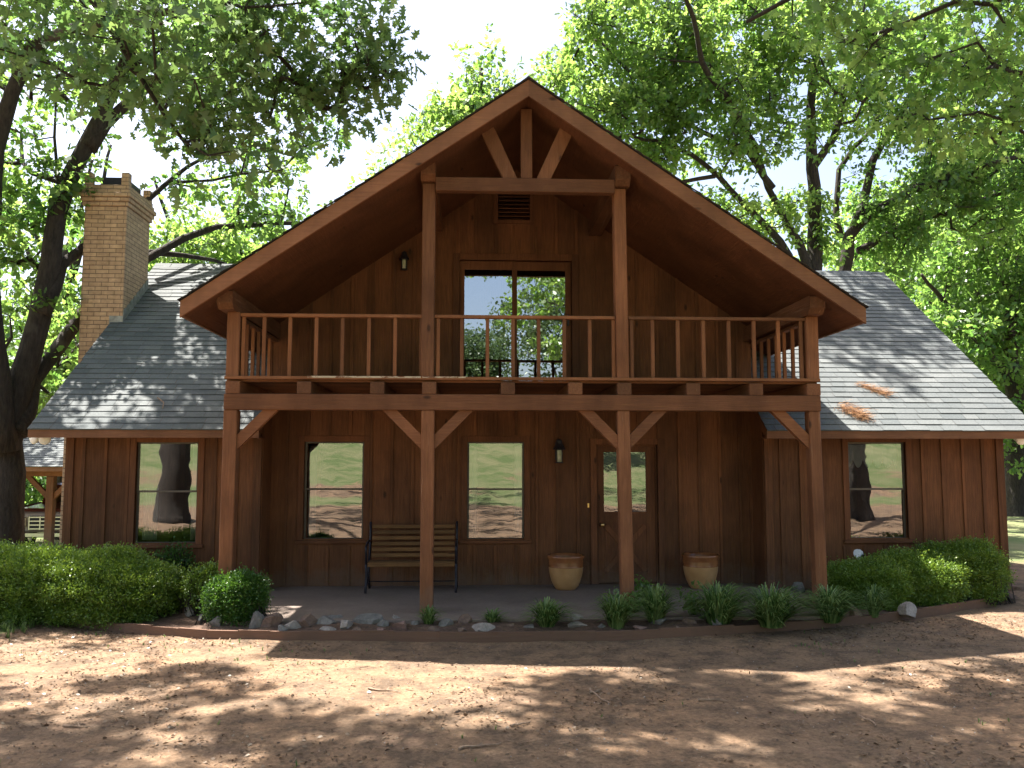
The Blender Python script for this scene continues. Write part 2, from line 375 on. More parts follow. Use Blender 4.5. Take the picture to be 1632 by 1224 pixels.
def grid_mesh(name, X, Y, Z, T, m):
    ny, nx = X.shape; me = bpy.data.meshes.new(name); me.vertices.add(nx*ny)
    me.vertices.foreach_set('co', np.stack([X, Y, Z], -1).astype(np.float32).ravel())
    j, i = np.mgrid[0:ny-1, 0:nx-1]; a = (j*nx+i).ravel(); q = np.stack([a, a+1, a+nx+1, a+nx], -1).astype(np.int32)
    me.loops.add(q.size); me.loops.foreach_set('vertex_index', q.ravel()); me.polygons.add(len(q)); me.polygons.foreach_set('loop_start', np.arange(0, q.size, 4, dtype=np.int32))
    at = me.attributes.new('tint', 'FLOAT', 'POINT'); at.data.foreach_set('value', T.astype(np.float32).ravel())
    me.materials.append(m); me.update(calc_edges=True); me.polygons.foreach_set('use_smooth', [True]*len(me.polygons))
    o = bpy.data.objects.new(name, me); COL.objects.link(o); WL[name] = Vector((0, 0, 0)); return o
tag(grid_mesh('ground', X, Y, Z, gmask, M['dirt']), kind='structure')

# garden bed outline (front edge of the bed follows the edging)
EDGE = [G(px, py) for px, py in ((-60, 978), (0, 985), (75, 992), (200, 1008), (330, 1018), (480, 1021), (700, 1021), (950, 1021), (1100, 1015), (1300, 1003), (1400, 992), (1500, 978), (1600, 962))]
ex = np.array([e[0] for e in EDGE]); ey = np.array([e[1] for e in EDGE])
def edge_y(x):
    return np.interp(x, ex, ey)
bx = np.linspace(-6.2, 7.5, 230); rows = 34
BX = np.tile(bx, (rows, 1)); tt = np.linspace(0, 1, rows)[:, None]
by0 = edge_y(bx)+.02; by1 = np.where((bx > -3.0) & (bx < 4.3), 9.98, 12.02)
by1 = np.maximum(by1, by0+.3)
BY = by0[None]*(1-tt)+by1[None]*tt
BZ = .055 + .05*tt + fbm(BX*3, BY*3, 4)*.07 + .03*np.sin(tt*math.pi)
BZ[BX > 4.3] += .0
tag(grid_mesh('garden_bed', BX, BY, BZ, BX*0, M['soil']), kind='structure')

# ------------------------------------------------------------------ house
HX = 0.68; HY = 14.0
house = empty('house', (HX, HY, 0), 'brown board and batten house with gabled balcony porch and grey shingle roof', 'house')
WY = 12.5; WG = 12.0; PY = 10.2
AZ = 6.516; GS = .68; GX0 = -3.345; GX1 = 4.72; GF = 9.8; GBK = 20.8
def gtop(x): return AZ - GS*abs(x-HX)
def wall_sheet(mb, x0, x1, z0, topf, openings, y, thick, breaks=()):
    """front and back faces with rectangular openings and reveals; topf(x) linear between breaks"""
    X_ = sorted(set([x0, x1]+[b for b in breaks if x0 < b < x1]+[o[0] for o in openings]+[o[1] for o in openings]))
    for a, b in zip(X_[:-1], X_[1:]):
        m_ = (a+b)/2; ops = sorted([(o[2], o[3]) for o in openings if o[0] < m_ < o[1]])
        z = z0
        segs = []
        for o0, o1 in ops: segs.append((z, z, o0, o0)); z = o1
        segs.append((z, z, topf(a), topf(b)))
        for za, zb, ta, tb in segs:
            if ta - za < 1e-4 and tb-zb < 1e-4: continue
            mb.poly([(a, y, za), (b, y, zb), (b, y, tb), (a, y, ta)], min(.95, max(.05, random.Random(int(a*991+y*77)).gauss(.5, .24))))
            mb.poly([(a, y+thick, za), (a, y+thick, ta), (b, y+thick, tb), (b, y+thick, zb)])
    for o in openings:
        a, b, c, d = o
        mb.poly([(a, y, c), (a, y+thick, c), (b, y+thick, c), (b, y, c)]); mb.poly([(a, y, d), (b, y, d), (b, y+thick, d), (a, y+thick, d)])
        mb.poly([(a, y, c), (a, y, d), (a, y+thick, d), (a, y+thick, c)]); mb.poly([(b, y, c), (b, y+thick, c), (b, y+thick, d), (b, y, d)])
def battens(mb, xs_, z0, topf, openings, y, w=.042, pr=.019, margin=.1):
    for x in xs_:
        t = topf(x); z = z0; segs = []
        w_ = w*R.uniform(.9, 1.1)
        for o in sorted(openings, key=lambda q: q[2]):
            if o[0]-margin < x < o[1]+margin:
                segs.append((z, o[2]-margin)); z = o[3]+margin
        segs.append((z, t))
        for a, b in segs:
            if b-a > .05: mb.box(x-w_/2+R.uniform(-.004, .004), x+w_/2, y-pr, y+.002, a, b)
    return mb
OPS = [(-2.41, -1.55, .81, 2.21), (-.045, .79, .80, 2.21), (1.86, 2.77, .14, 2.17), (-.17, 1.51, 2.92, 4.93), (.40, .88, 5.55, 5.97)]
mw = MB(); top_m = lambda x: gtop(x)-.19
wall_sheet(mw, -2.98, 4.22, .1, top_m, OPS, WY, .15, [HX]+list(np.arange(-2.66, 4.2, .303)))
# split into board strips with slight tint changes: battens carry their own tint
battens(mw, [-2.93]+list(np.arange(-2.66, 4.2, .303)), .14, top_m, OPS, WY)
mw.box(-2.98, -2.90, WY-.022, WY+.0, .14, 2.3); mw.box(4.14, 4.22, WY-.022, WY, .14, 2.3)
mw.build('wall', M['siding'], house)
def wing(x0, x1, ops, corner):
    mb = MB(); wall_sheet(mb, x0, x1, .12, lambda x: 2.34, ops, WG, .15, list(np.arange(x0+.24, x1-.1, .298)))
    battens(mb, list(np.arange(x0+.24, x1-.1, .298)), .14, lambda x: 2.30, ops, WG)
    ends = ((x0, 1), (x1, -1))
    for x, s_ in ends: mb.box(min(x, x+s_*.11), max(x, x+s_*.11), WG-.03, WG-.001, .12, 2.3)
    mb.box(x0, x1, WG-.028, WG-.001, 2.28, 2.34, .5)
    # side wall, gable shaped, and back wall
    xo = corner; xi = xo+(.15 if xo < 0 else -.15)
    mb.prism([(WG+.15, .1), (20.4, .1), (20.4, 2.0), (15.75, 5.35), (WG+.15, 2.62)], xo, xi, 'x', .5)
    mb.box(x0, x1, 20.25, 20.4, .1, 2.3, .5)
    # inner cheek where the wing steps in front of the porch wall
    return mb
OL = (-4.61, -3.77, .81, 2.19); OR = (5.43, 6.28, .83, 2.20)
w1 = wing(-5.56, -2.90, [OL], -5.56); w1.box(-3.02, -2.885, WG+.002, WY-.001, .1, 2.75, .5); w1.build('wall', M['siding'], house)
w2 = wing(4.20, 7.73, [OR], 7.73); w2.box(4.185, 4.34, WG+.002, WY-.001, .1, 2.75, .5); w2.build('wall', M['siding'], house)
ws = MB(); ws.box(-3.0, -2.85, WY+.15, 20.4, .1, 3.90, .5); ws.box(4.07, 4.22, WY+.15, 20.4, .1, 3.95, .5)
ws.prism([(-2.85, .1), (4.07, .1), (4.07, 4.05), (HX, 6.36), (-2.85, 3.95)], 20.25, 20.4, 'y', .5)
ws.build('wall', M['siding'], house)
MB().box(-5.4, 7.6, WY+.151, 20.2, .0, .12, .5).box(-2.84, 4.06, WY+.151, 20.2, 2.62, 2.8, .5).build('interior_floor', M['interior'], house)
iw = MB().box(-5.4, 7.6, 16.4, 16.5, .121, 2.6, .5); iw.build('interior_wall', M['interior'], house)
MB().box(-5.56, -2.9, WG+.03, WG+.14, -.1, .12, .5).box(-5.56, -5.41, WG+.14, 20.4, -.6, .1).build('foundation', M['concrete'], house)
MB().box(4.2, 7.73, WG+.03, WG+.14, -.1, .12, .5).box(7.58, 7.73, WG+.14, 20.4, -.1, .1).build('foundation', M['concrete'], house)

# roofs -------------------------------------------------------------
def shingles(mb, o, eu, ev, L, S, expo=.142, keep=None):
    """o corner, eu along the eave (unit), ev up the slope (unit)"""
    o = Vector(o); eu = Vector(eu); ev = Vector(ev); nn = eu.cross(ev).normalized()
    if nn.z < 0: nn = -nn
    j = 0; s = -.02
    while s < S:
        x = -R.uniform(0, .3); base = R.uniform(-.1, .1)
        while x < L:
            w = R.choice((.2, .26, .33, .33)); a = max(x, 0); b = min(x+w-.004, L)
            x += w
            if b-a < .02: continue
            h = .013+R.uniform(0, .006); s0 = s+R.uniform(-.004, .004); s1 = min(s+expo+.03, S)
            if keep and not keep(o+eu*(a+b)/2+ev*(s0+s1)/2): continue
            p = [o+eu*a+ev*s0+nn*h, o+eu*b+ev*s0+nn*h, o+eu*b+ev*s1+nn*.003, o+eu*a+ev*s1+nn*.003]
            t = min(1, max(0, .5+base+R.gauss(0, .22)))
            mb.poly(p, t); mb.poly([o+eu*a+ev*s0-nn*.004, o+eu*b+ev*s0-nn*.004, p[1], p[0]], 0)
        s += expo; j += 1
RY = 15.75; EY = 11.5; EZ = 2.345; RZ = 5.545
def wing_roof(x0, x1, xi_front, inner_left):
    """x0..x1 overall; roof in front of the porch wall ends at xi_front"""
    sl_ = Vector((0, RY-EY, RZ-EZ)); S = sl_.length; ev = sl_.normalized()
    mb = MB()
    keep = lambda p: (p.x < xi_front if inner_left else p.x > xi_front) or (WY < p.y and (p.x < -2.99 if inner_left else p.x > 4.21))
    xa, xb = (x0, max(x1, xi_front)) if inner_left else (min(x0, xi_front), x1)
    shingles(mb, (xa, EY, EZ+.012), (1, 0, 0), ev, xb-xa, S, keep=keep)
    shingles(mb, (xa, 2*RY-EY, EZ+.012), (1, 0, 0), Vector((0, -ev.y, ev.z)), xb-xa, S, expo=.284)
    for k in range(int((xb-xa)/.3)):   # ridge caps
        mb.prism([(RY-.14, RZ-.075), (RY, RZ+.03+R.uniform(0, .008)), (RY+.14, RZ-.075), (RY, RZ+.015)], xa+k*.3, xa+k*.3+.29, 'x')
    r = mb.build('roof', M['shingle'], house)
    # deck slab + boards
    d = MB(); z = lambda y: EZ+(RZ-EZ)*(y-EY)/(RY-EY) if y <= RY else EZ+(RZ-EZ)*(2*RY-EY-y)/(RY-EY)
    th = .1
    seg = lambda a, b, y0, y1: d.prism([(y0, z(y0)-th), (y1, z(y1)-th), (y1, z(y1)), (y0, z(y0))], a, b, 'x', .5)
    if inner_left: fx0, fx1, gx0, gx1 = x0+.03, xi_front-.03, x0+.03, -3.0
    else: fx0, fx1, gx0, gx1 = xi_front+.03, x1-.03, 4.22, x1-.03
    seg(fx0, fx1, EY+.03, WY); seg(gx0, gx1, WY, RY); seg(gx0, gx1, RY, 2*RY-EY)
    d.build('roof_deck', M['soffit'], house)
    f_ = MB(); f_.box(x0 if inner_left else fx0-.03, fx1+.03 if inner_left else x1, EY, EY+.028, EZ-.105, EZ+.004)
    f_.build('fascia', M['fascia'], house)
    g_ = MB()
    xo = x0 if inner_left else x1; s_ = 1 if inner_left else -1
    for ya, yb in ((EY+.029, RY), (RY, 2*RY-EY)):
        g_.prism([(ya, z(ya)-.13), (yb, z(yb)-.13), (yb, z(yb)+.004), (ya, z(ya)+.004)], xo, xo+s_*.028, 'x')
    xq = fx1+.0 if inner_left else fx0-.03
    g_.prism([(EY+.029, z(EY)-.12), (WY-.03, z(WY-.03)-.14), (WY-.03, z(WY-.03)+.004), (EY+.029, z(EY)+.025)], xq, xq+.03, 'x')
    g_.box(fx0, fx1, EY+.03, WG-.031, EZ-.095, EZ-.075, .3)
    g_.build('rake_board', M['trim'], house)
    return r
wing_roof(-5.84, -2.98, -2.83, True)
wing_roof(4.22, 7.95, 4.08, False)
# gable roof
gm = MB()
for sgn, xe in ((-1, GX0), (1, GX1)):
    ze = gtop(xe); sv = Vector((HX-xe, 0, AZ-ze)); S = sv.length; ev = sv.normalized()
    shingles(gm, (xe, GF-.03, ze), (0, 1, 0), ev, GBK-GF+.03, S, expo=.142)
for k in range(int((GBK-GF)/.3)):
    gm.prism([(HX-.14, AZ-.085), (HX, AZ+.022+R.uniform(0, .006)), (HX+.14, AZ-.085), (HX, AZ+.004)], GF-.03+k*.3, GF-.03+k*.3+.29, 'y')
gm.build('roof', M['shingle_edge'], house)
sd = MB()
for xe in (GX0+.03, GX1-.03):
    sd.prism([(xe, gtop(xe)-.19), (HX, AZ-.19), (HX, AZ-.005), (xe, gtop(xe)-.005)], GF+.036, GBK, 'y', .5)
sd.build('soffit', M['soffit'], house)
for xe, s_ in ((GX0, 1), (GX1, -1)):
    MB().prism([(xe, gtop(xe)-.20), (HX, AZ-.215), (HX, AZ-.012), (xe, gtop(xe)-.012)], GF, GF+.038, 'y').build('fascia', M['fascia'], house)
    MB().box(min(xe, xe+s_*.03), max(xe, xe+s_*.03), GF+.039, GBK, gtop(xe)-.19, gtop(xe)-.012).build('fascia', M['fascia'], house)
# vent
v = MB(); v.box(.33, .40, WY-.03, WY+.02, 5.49, 6.02); v.box(.88, .95, WY-.03, WY+.02, 5.49, 6.02); v.box(.401, .879, WY-.029, WY+.02, 5.49, 5.55); v.box(.401, .879, WY-.029, WY+.02, 5.97, 6.02)
ve = v.build('vent', M['trim'], house, bevel=.003)
lv = MB()
for k in range(7): lv.bar((.401, WY+.04, 5.575+k*.06), (.879, WY+.04, 5.575+k*.06), .085, .012, up=(0, -.6, .8))
lv.build('louvre', M['trimx'], ve)

# windows -------------------------------------------------------------
def window(x0, x1, z0, z1, y, tw=.085, sill=True):
    t = MB(); e = .024
    t.box(x0-tw, x0, y-e, y+.03, z0-.02, z1+tw); t.box(x1, x1+tw, y-e, y+.03, z0-.02, z1+tw)
    t.box(x0-.001, x1+.001, y-e+.001, y+.03, z1, z1+tw-.001)
    w = t.build('window', M['trim'], house, bevel=.003)
    MB().box(x0-tw-.02, x1+tw+.02, y-.045, y+.04, z0-.065, z0-.021).build('sill', M['trimx'], w, bevel=.003)
    zm = (z0+z1)/2+.01; s_ = .028
    for (a, b, yy) in ((zm-.012, z1, y+.035), (z0-.02, zm+.012, y+.058)):
        m_ = MB(); m_.box(x0, x0+s_, yy, yy+.022, a, b); m_.box(x1-s_, x1, yy, yy+.022, a, b)
        m_.box(x0+s_, x1-s_, yy, yy+.022, a, a+s_); m_.box(x0+s_, x1-s_, yy, yy+.022, b-s_*.8, b); m_.build('sash', M['sash'], w, bevel=.002)
        MB().poly([(x0+s_*.8, yy+.012, a+s_*.8), (x1-s_*.8, yy+.012, a+s_*.8), (x1-s_*.8, yy+.012, b-s_*.6), (x0+s_*.8, yy+.012, b-s_*.6)]).build('pane', M['glass'], w)
    return w
window(*OL, WG); window(*OPS[0], WY); window(*OPS[1], WY); window(*OR, WG)

# front door
x0, x1, z0, z1 = OPS[2]
fr = MB(); tw = .09
fr.box(x0-tw, x0, WY-.026, WY+.03, z0, z1+tw); fr.box(x1, x1+tw, WY-.026, WY+.03, z0, z1+tw); fr.box(x0-.001, x1+.001, WY-.025, WY+.03, z1, z1+tw-.001)
fr.box(x0, x0+.03, WY+.031, WY+.11, z0, z1); fr.box(x1-.03, x1, WY+.031, WY+.11, z0, z1); fr.box(x0+.03, x1-.03, WY+.031, WY+.11, z1-.03, z1)
fr.build('door_frame', M['trim'], house, bevel=.003)
a, b_ = x0+.032, x1-.032; gx0, gx1, gz0, gz1 = a+.085, b_-.13, 1.16, 2.06
d = MB(); D0, D1 = WY+.05, WY+.09
d.box(a, gx0, D0, D1, z0+.01, z1-.032, .4); d.box(gx1, b_, D0, D1, z0+.01, z1-.032, .4)
d.box(gx0, gx1, D0+.001, D1, gz1, z1-.032, .4); d.box(gx0, gx1, D0+.001, D1, 1.0, gz0, .4); d.box(gx0, gx1, D0+.012, D1, .3, 1.0, .5); d.box(gx0, gx1, D0+.001, D1, z0+.01, .3, .4)
d.bar((gx0+.02, D0+.006, .32), (gx1-.02, D0+.006, .98), .012, .07, up=(-.6, 0, .8), t=1); d.bar((gx0+.02, D0+.0045, .98), (gx1-.02, D0+.0045, .32), .012, .07, up=(.6, 0, .8), t=1)
do = d.build('door', M['trim'], house, bevel=.002)
MB().poly([(gx0, D0+.02, gz0), (gx1, D0+.02, gz0), (gx1, D0+.02, gz1), (gx0, D0+.02, gz1)]).build('pane', M['glass'], do)
k = MB(); k.bar(((gx0+gx1)/2, D0+.012, gz0), ((gx0+gx1)/2, D0+.012, gz0+.3), .012, .012); k.bar((gx0, D0+.0125, gz0+.01), (gx1, D0+.0125, gz0+.01), .015, .02); k.build('muntin', M['trim'], do)
hk = MB(); hk.lathe([(0, 0), (.028, .004), (.03, .012), (.012, .02), (.011, .045), (.026, .055), (.03, .07), (.02, .085), (0, .088)], sides=16)
hk.v = [(p[0]+a+.05, D0-p[2], p[1]+.995) for p in hk.v]; hk.build('handle', M['brass'], do, smooth=True)
dbm = MB().box(x0-.14, x0-.115, WY-.03, WY-.001, 1.25, 1.31); dbm.build('doorbell', M['brass'], house)
# sliding balcony door
x0, x1, z0, z1 = OPS[3]
fr = MB(); tw = .10
fr.box(x0-tw, x0, WY-.026, WY+.03, z0, z1+tw); fr.box(x1, x1+tw, WY-.026, WY+.03, z0, z1+tw); fr.box(x0-.001, x1+.001, WY-.025, WY+.03, z1, z1+tw-.001)
fr.build('door_frame', M['trim'], house, bevel=.003)
for (a, b_, yy) in ((x0+.005, .66, WY+.035), (.635, x1-.005, WY+.06)):
    d = MB(); s_ = .065
    ga, gb = (a+s_, b_-.045) if a < .1 else (a+.055, b_-.085)
    d.box(a, ga, yy, yy+.03, z0, z1-.005); d.box(gb, b_, yy, yy+.03, z0, z1-.005); d.box(ga, gb, yy+.001, yy+.03, z1-.135, z1-.005); d.box(ga, gb, yy+.001, yy+.03, z0, z0+.09)
    do = d.build('door', M['trim'], house, bevel=.002)
    MB().poly([(ga, yy+.018, z0+.09), (gb, yy+.018, z0+.09), (gb, yy+.018, z1-.135), (ga, yy+.018, z1-.135)]).build('pane', M['glass2'], do)
    if a > .1: MB().box(b_-.06, b_-.035, yy-.04, yy-.001, 3.95, 4.12).build('handle', M['iron'], do, bevel=.004)

# porch slab
ps = MB(); ps.box(-2.92, 4.18, 9.86, WY-.03, -.05, .14, .5); ps.box(4.181, 4.55, 11.2, WG-.01, -.05, .135, .5)
tag(ps.build('porch_floor', M['concrete'], bevel=.006), kind='structure')

# porch posts, beams -----------------------------------------------------
def post(x0, x1, z0, z1, lean=0., y=PY, d=.16):
    m_ = MB(); n_ = 8
    for k in range(n_):
        pass
    za, zb = z0, z1
    m_.v = [(x0+lean, y, za), (x1+lean, y, za), (x1+lean, y+d, za), (x0+lean, y+d, za), (x0, y, zb), (x1, y, zb), (x1, y+d, zb), (x0, y+d, zb)]
    m_.f = [(0, 3, 2, 1), (4, 5, 6, 7), (0, 1, 5, 4), (1, 2, 6, 5), (2, 3, 7, 6), (3, 0, 4, 7)]; m_.t = [R.random()]*6
    return m_.build('post', M['post'], house, bevel=.008)
post(-2.93, -2.77, .14, 2.54, -.01); post(-.59, -.435, .14, 2.54); post(1.78, 1.93, .14, 2.54, .035); post(4.15, 4.29, -.02, 2.54, .03, d=.15)
post(-2.92, -2.77, 2.91, 3.72); post(-.60, -.445, 2.91, 5.34); post(1.765, 1.915, 2.91, 5.31, .015); post(4.15, 4.30, 2.91, 3.72)
MB().box(-2.93, 4.30, PY-.012, PY+.15, 2.541, 2.733).build('beam', M['beam'], house, bevel=.008)
JX = [-2.83, -1.99, -1.12, -.50, .45, 1.27, 1.87, 2.72, 3.50, 4.22]
for x in JX: MB().box(x-.085, x+.085, PY-.004-R.uniform(0, .008), WY-.02, 2.735, 2.882).build('joist', M['beamy'], house, bevel=.006)
dk = MB()
yy = PY+.09
while yy < WY-.14: dk.box(-2.93, 4.30, yy, yy+.135, 2.884, 2.908); yy += .141
dk.build('deck', M['beam'], house)
def brace(xa, za, xb, zb):
    m_ = MB(); y = PY+.03
    m_.bar((xa, y+.045, za), (xb, y+.045, zb), .09, .13, up=(0, 0, 1)); return m_.build('brace', M['beam'], house, bevel=.006)
# bars clipped by running slightly into post and beam
for px_, s_ in ((-2.77, 1), (-.59, -1), (-.435, 1), (1.785, -1), (1.93, 1), (4.16, -1)):
    L_ = .44
    w_ = .075
    q = [(px_, 2.54-L_-.02), (px_, 2.54-L_+.14), (px_+s_*(L_-.14), 2.54), (px_+s_*(L_+.02), 2.54)]
    MB().prism(q if s_ > 0 else q[::-1], PY+.03, PY+.12, 'y').build('brace', M['beam'], house, bevel=.005)
# longitudinal roof beams
def roof_beam(xa, xb, z0, z1, yf):
    yb = WY-.001; ch = .07
    MB().prism([(yf+ch, z0), (yb, z0), (yb, z1), (yf, z1), (yf, z0+ch)], xa, xb, 'x').build('roof_beam', M['beamy'], house, bevel=.006)
roof_beam(-2.985, -2.80, 3.72, 3.93, 9.98); roof_beam(4.11, 4.30, 3.72, 3.93, 9.98)
roof_beam(-.62, -.44, 5.35, 5.56, 10.08); roof_beam(1.765, 1.955, 5.32, 5.56, 10.08)
MB().box(-.44, 1.765, 10.12, 10.24, 5.225, 5.395).build('tie_beam', M['beam'], house, bevel=.006)
MB().box(.605, .745, 10.13, 10.23, 5.396, 6.28).build('king_post', M['post'], house, bevel=.005)
for s_ in (-1, 1):
    xb_ = HX+s_*.20; xt = HX+s_*.50
    q = [(xb_-.075, 5.396), (xb_+.085, 5.396), (xt+.075, 6.0), (xt-.07, 6.08)] if s_ > 0 else [(xb_-.085, 5.396), (xb_+.075, 5.396), (xt+.07, 6.08), (xt-.075, 6.0)]
    MB().prism(q, 10.14, 10.22, 'y').build('truss_strut', M['post'], house, bevel=.005)
# railing
rl = MB()
for a, b_ in ((-2.77, -.60), (-.445, 1.765), (1.93, 4.15)):
    rl.box(a, b_, PY+.02, PY+.10, 3.668, 3.706)
rl.box(-2.93, 4.30, PY-.015, PY+.085, 2.909, 2.945)
for x in (-2.90, 4.20):
    rl.box(x, x+.08, PY+.161, WY-.02, 3.665, 3.703); rl.box(x, x+.08, PY+.161, WY-.02, 2.91, 2.946)
ro = rl.build('railing', M['railx'], house, bevel=.003)
def bal(x, y=PY+.04, w=.043): MB().box(x-w/2, x+w/2, y, y+.04, 2.946, 3.667).build('baluster', M['rail'], ro, bevel=.002)
bxs = [P(q, 550, PY)[0] for q in (386, 419, 460.5, 502.7, 544.6, 587, 629, 671, 698, 735.7, 777, 818, 859, 900, 941, 979, 1008, 1041.5, 1082, 1123, 1163.6, 1204, 1243, 1279)]
for x in bxs: bal(x)
for y in np.arange(PY+.38, WY-.15, .3):
    for x in (-2.86, 4.24): bal(x, y)
m, n, b = mat('peeling_paint'); nz = noise(n, mapping(n, (3, 8, 8)), 2.5, 8, .8)
n.links.new(ramp(n, nz, [(.44, (.16, .07, .035)), (.5, (.50, .42, .30)), (.62, (.42, .36, .25)), (.66, (.16, .07, .035))]), b.inputs['Base Color']); b.inputs['Roughness'].default_value = .9; M['peel'] = m
MB().box(-1.95, -.60, PY-.019, PY-.016, 2.926, 2.9475).box(-.58, -.06, PY-.019, PY-.016, 2.93, 2.9475).build('peeled_edge', M['peel'], house)
# lanterns
def lantern(x, z, y=WY, s=1.):
    m_ = MB(); m_.box(x-.05*s, x+.05*s, y-.02, y-.001, z-.12*s, z+.14*s)
    m_.bar((x, y-.02, z+.10*s), (x, y-.10*s, z+.15*s), .012, .012); m_.lathe([(.012*s, z+.19*s), (.045*s, z+.165*s), (.05*s, z+.12*s), (.095*s, z+.04*s), (.09*s, z+.03*s), (0, z+.03*s)], x, y-.11*s, 14)
    for k_ in range(4):
        a_ = math.pi/4+k_*math.pi/2; m_.bar((x+.062*s*math.cos(a_), y-.11*s+.062*s*math.sin(a_), z+.03*s), (x+.055*s*math.cos(a_), y-.11*s+.055*s*math.sin(a_), z-.15*s), .007, .007)
    m_.lathe([(0, z-.165*s), (.06*s, z-.165*s), (.062*s, z-.15*s), (0, z-.149*s)], x, y-.11*s, 14)
    L_ = m_.build('wall_lantern', M['iron'], house)
    MB().lathe([(.028*s, z-.148*s), (.043*s, z-.14*s), (.045*s, z-.02*s), (.035*s, z+.025*s)], x, y-.11*s, 16).build('lamp_glass', M['lampglass'], L_, smooth=True)
lx = P(891, 720, WY-.1); lantern(lx[0], lx[2]+.0)
lx = P(644, 418, WY-.1); lantern(lx[0], lx[2]+.02, s=.8)
# floodlights under the wing eaves
for (px, py, tx) in ((56, 698, -.5), (72, 699, .2), (1626, 700, .0)):
    c = P(px, py, 11.75); m_ = MB(); m_.lathe([(.02, .12), (.035, .1), (.04, .05), (.078, -.01), (.08, -.03), (.06, -.045), (0, -.05)], sides=20)
    rot = Matrix.Rotation(math.radians(80), 3, 'X') @ Matrix.Rotation(tx, 3, 'Y'); rot = Matrix.Rotation(tx, 3, 'Z') @ Matrix.Rotation(math.radians(-82), 3, 'X')
    m_.v = [tuple((rot @ Vector(p)) + Vector(c)) for p in m_.v]; m_.bar((c[0], c[1]+.08, c[2]), (c[0], c[1]+.1, 2.32), .02, .02)
    m_.build('floodlight', M['white'], house, smooth=True)
# chimney
ch = MB(); cx0, cx1, cy0, cy1 = -6.33, -5.655, 13.9, 14.9
ch.box(cx0, cx1, cy0, cy1, 2.75, 6.10, .5); ch.prism([(-6.12, 2.401), (-5.565, 2.401), (cx1, 2.749), (cx0, 2.749)], cy0, cy1, 'y', .5)
ch.box(cx0-.03, cx1+.03, cy0-.03, cy1+.03, 6.10, 6.17, .5); ch.box(cx0-.055, cx1+.055, cy0-.055, cy1+.055, 6.171, 6.24, .5)
ch.box(cx0-.08, cx1+.08, cy0-.08, cy1+.08, 6.241, 6.31, .5); ch.box(cx0-.05, cx1+.05, cy0-.05, cy1+.05, 6.311, 6.38, .5); ch.box(cx0-.03, cx1+.03, cy0-.03, cy1+.03, 6.381, 6.45, .5)
for x in (cx0-.02, cx1-.10):
    for y in (cy0-.02, cy1-.10): ch.box(x, x+.12, y, y+.12, 6.451, 6.66, .5)
ch.box(-6.12, -5.565, 13.1, 15.6, -.5, 2.4, .5)
co = ch.build('chimney', M['brick'], house, bevel=.006)
MB().box(cx0+.2, cx1-.1, cy0+.15, cy1-.2, 6.46, 6.63, .5).build('flue_cap', M['iron'], co)
fl = MB(); rz = lambda y: EZ+(RZ-EZ)*(y-EY)/(RY-EY)
fl.box(-5.86, cx1+.012, cy0-.014, cy0-.002, rz(cy0)-.03, rz(cy0)+.12)
for k in range(8):
    y = cy0+.02+k*.125; z = rz(y)+.01
    fl.v += []; fl.prism([(y-.03, z-.05), (y+.12, z+.05), (y+.10, z+.26), (y+.0, z+.20)], cx1+.003+.001*(k % 2), cx1+.013+.001*(k % 2), 'x')
fl.build('flashing', M['flashing'], co)

# ------------------------------------------------------------------ curtains (hang inside the windows: own things)
def curtain(x0, x1, z0, z1, y, label, scallop=0, cat='curtain', taper=0.):
    nx = 40; nz = 10; v = []; f_ = []
    for j in range(nz+1):
        for i in range(nx+1):
            u = i/nx; w = j/nz; xw = x0+(x1-x0)*u*(1-taper*math.sin(w*math.pi*.8)); zb = z0 + (scallop*(1-abs(math.sin(u*math.pi*5.5))) if scallop else 0)
            v.append((xw, y+.018*math.sin(u*34+.6*math.sin(w*3))+.008*math.sin(u*71), z1+(zb-z1)*w))
    for j in range(nz):
        for i in range(nx): a_ = j*(nx+1)+i; f_.append((a_, a_+1, a_+nx+2, a_+nx+1))
    m_ = MB(); m_.v = v; m_.f = f_; m_.t = [.5]*len(f_); o = m_.build('curtain', M['fabric'], None, smooth=True, loc=((x0+x1)/2, y, z0))
    sd_ = o.modifiers.new('thick', 'SOLIDIFY'); sd_.thickness = .002
    tag(o, label, cat)
curtain(-4.58, -4.38, .83, 1.55, WG+.22, 'white curtain at the left edge of the window above the long hedge')
curtain(-3.92, -3.80, .83, 2.15, WG+.22, 'narrow white curtain at the right edge of the window above the long hedge')
curtain(-2.38, -2.27, .83, 2.15, WY+.22, 'white curtain at the left edge of the window left of the bench')
curtain(-.02, .10, .83, 2.15, WY+.22, 'white curtain at the left edge of the window right of the bench')
curtain(.66, .77, .83, 2.15, WY+.22, 'white curtain at the right edge of the window right of the bench')
curtain(5.45, 6.26, 1.83, 2.17, WG+.2, 'scalloped white valance across the top of the window above the right hedge', .14, 'valance')

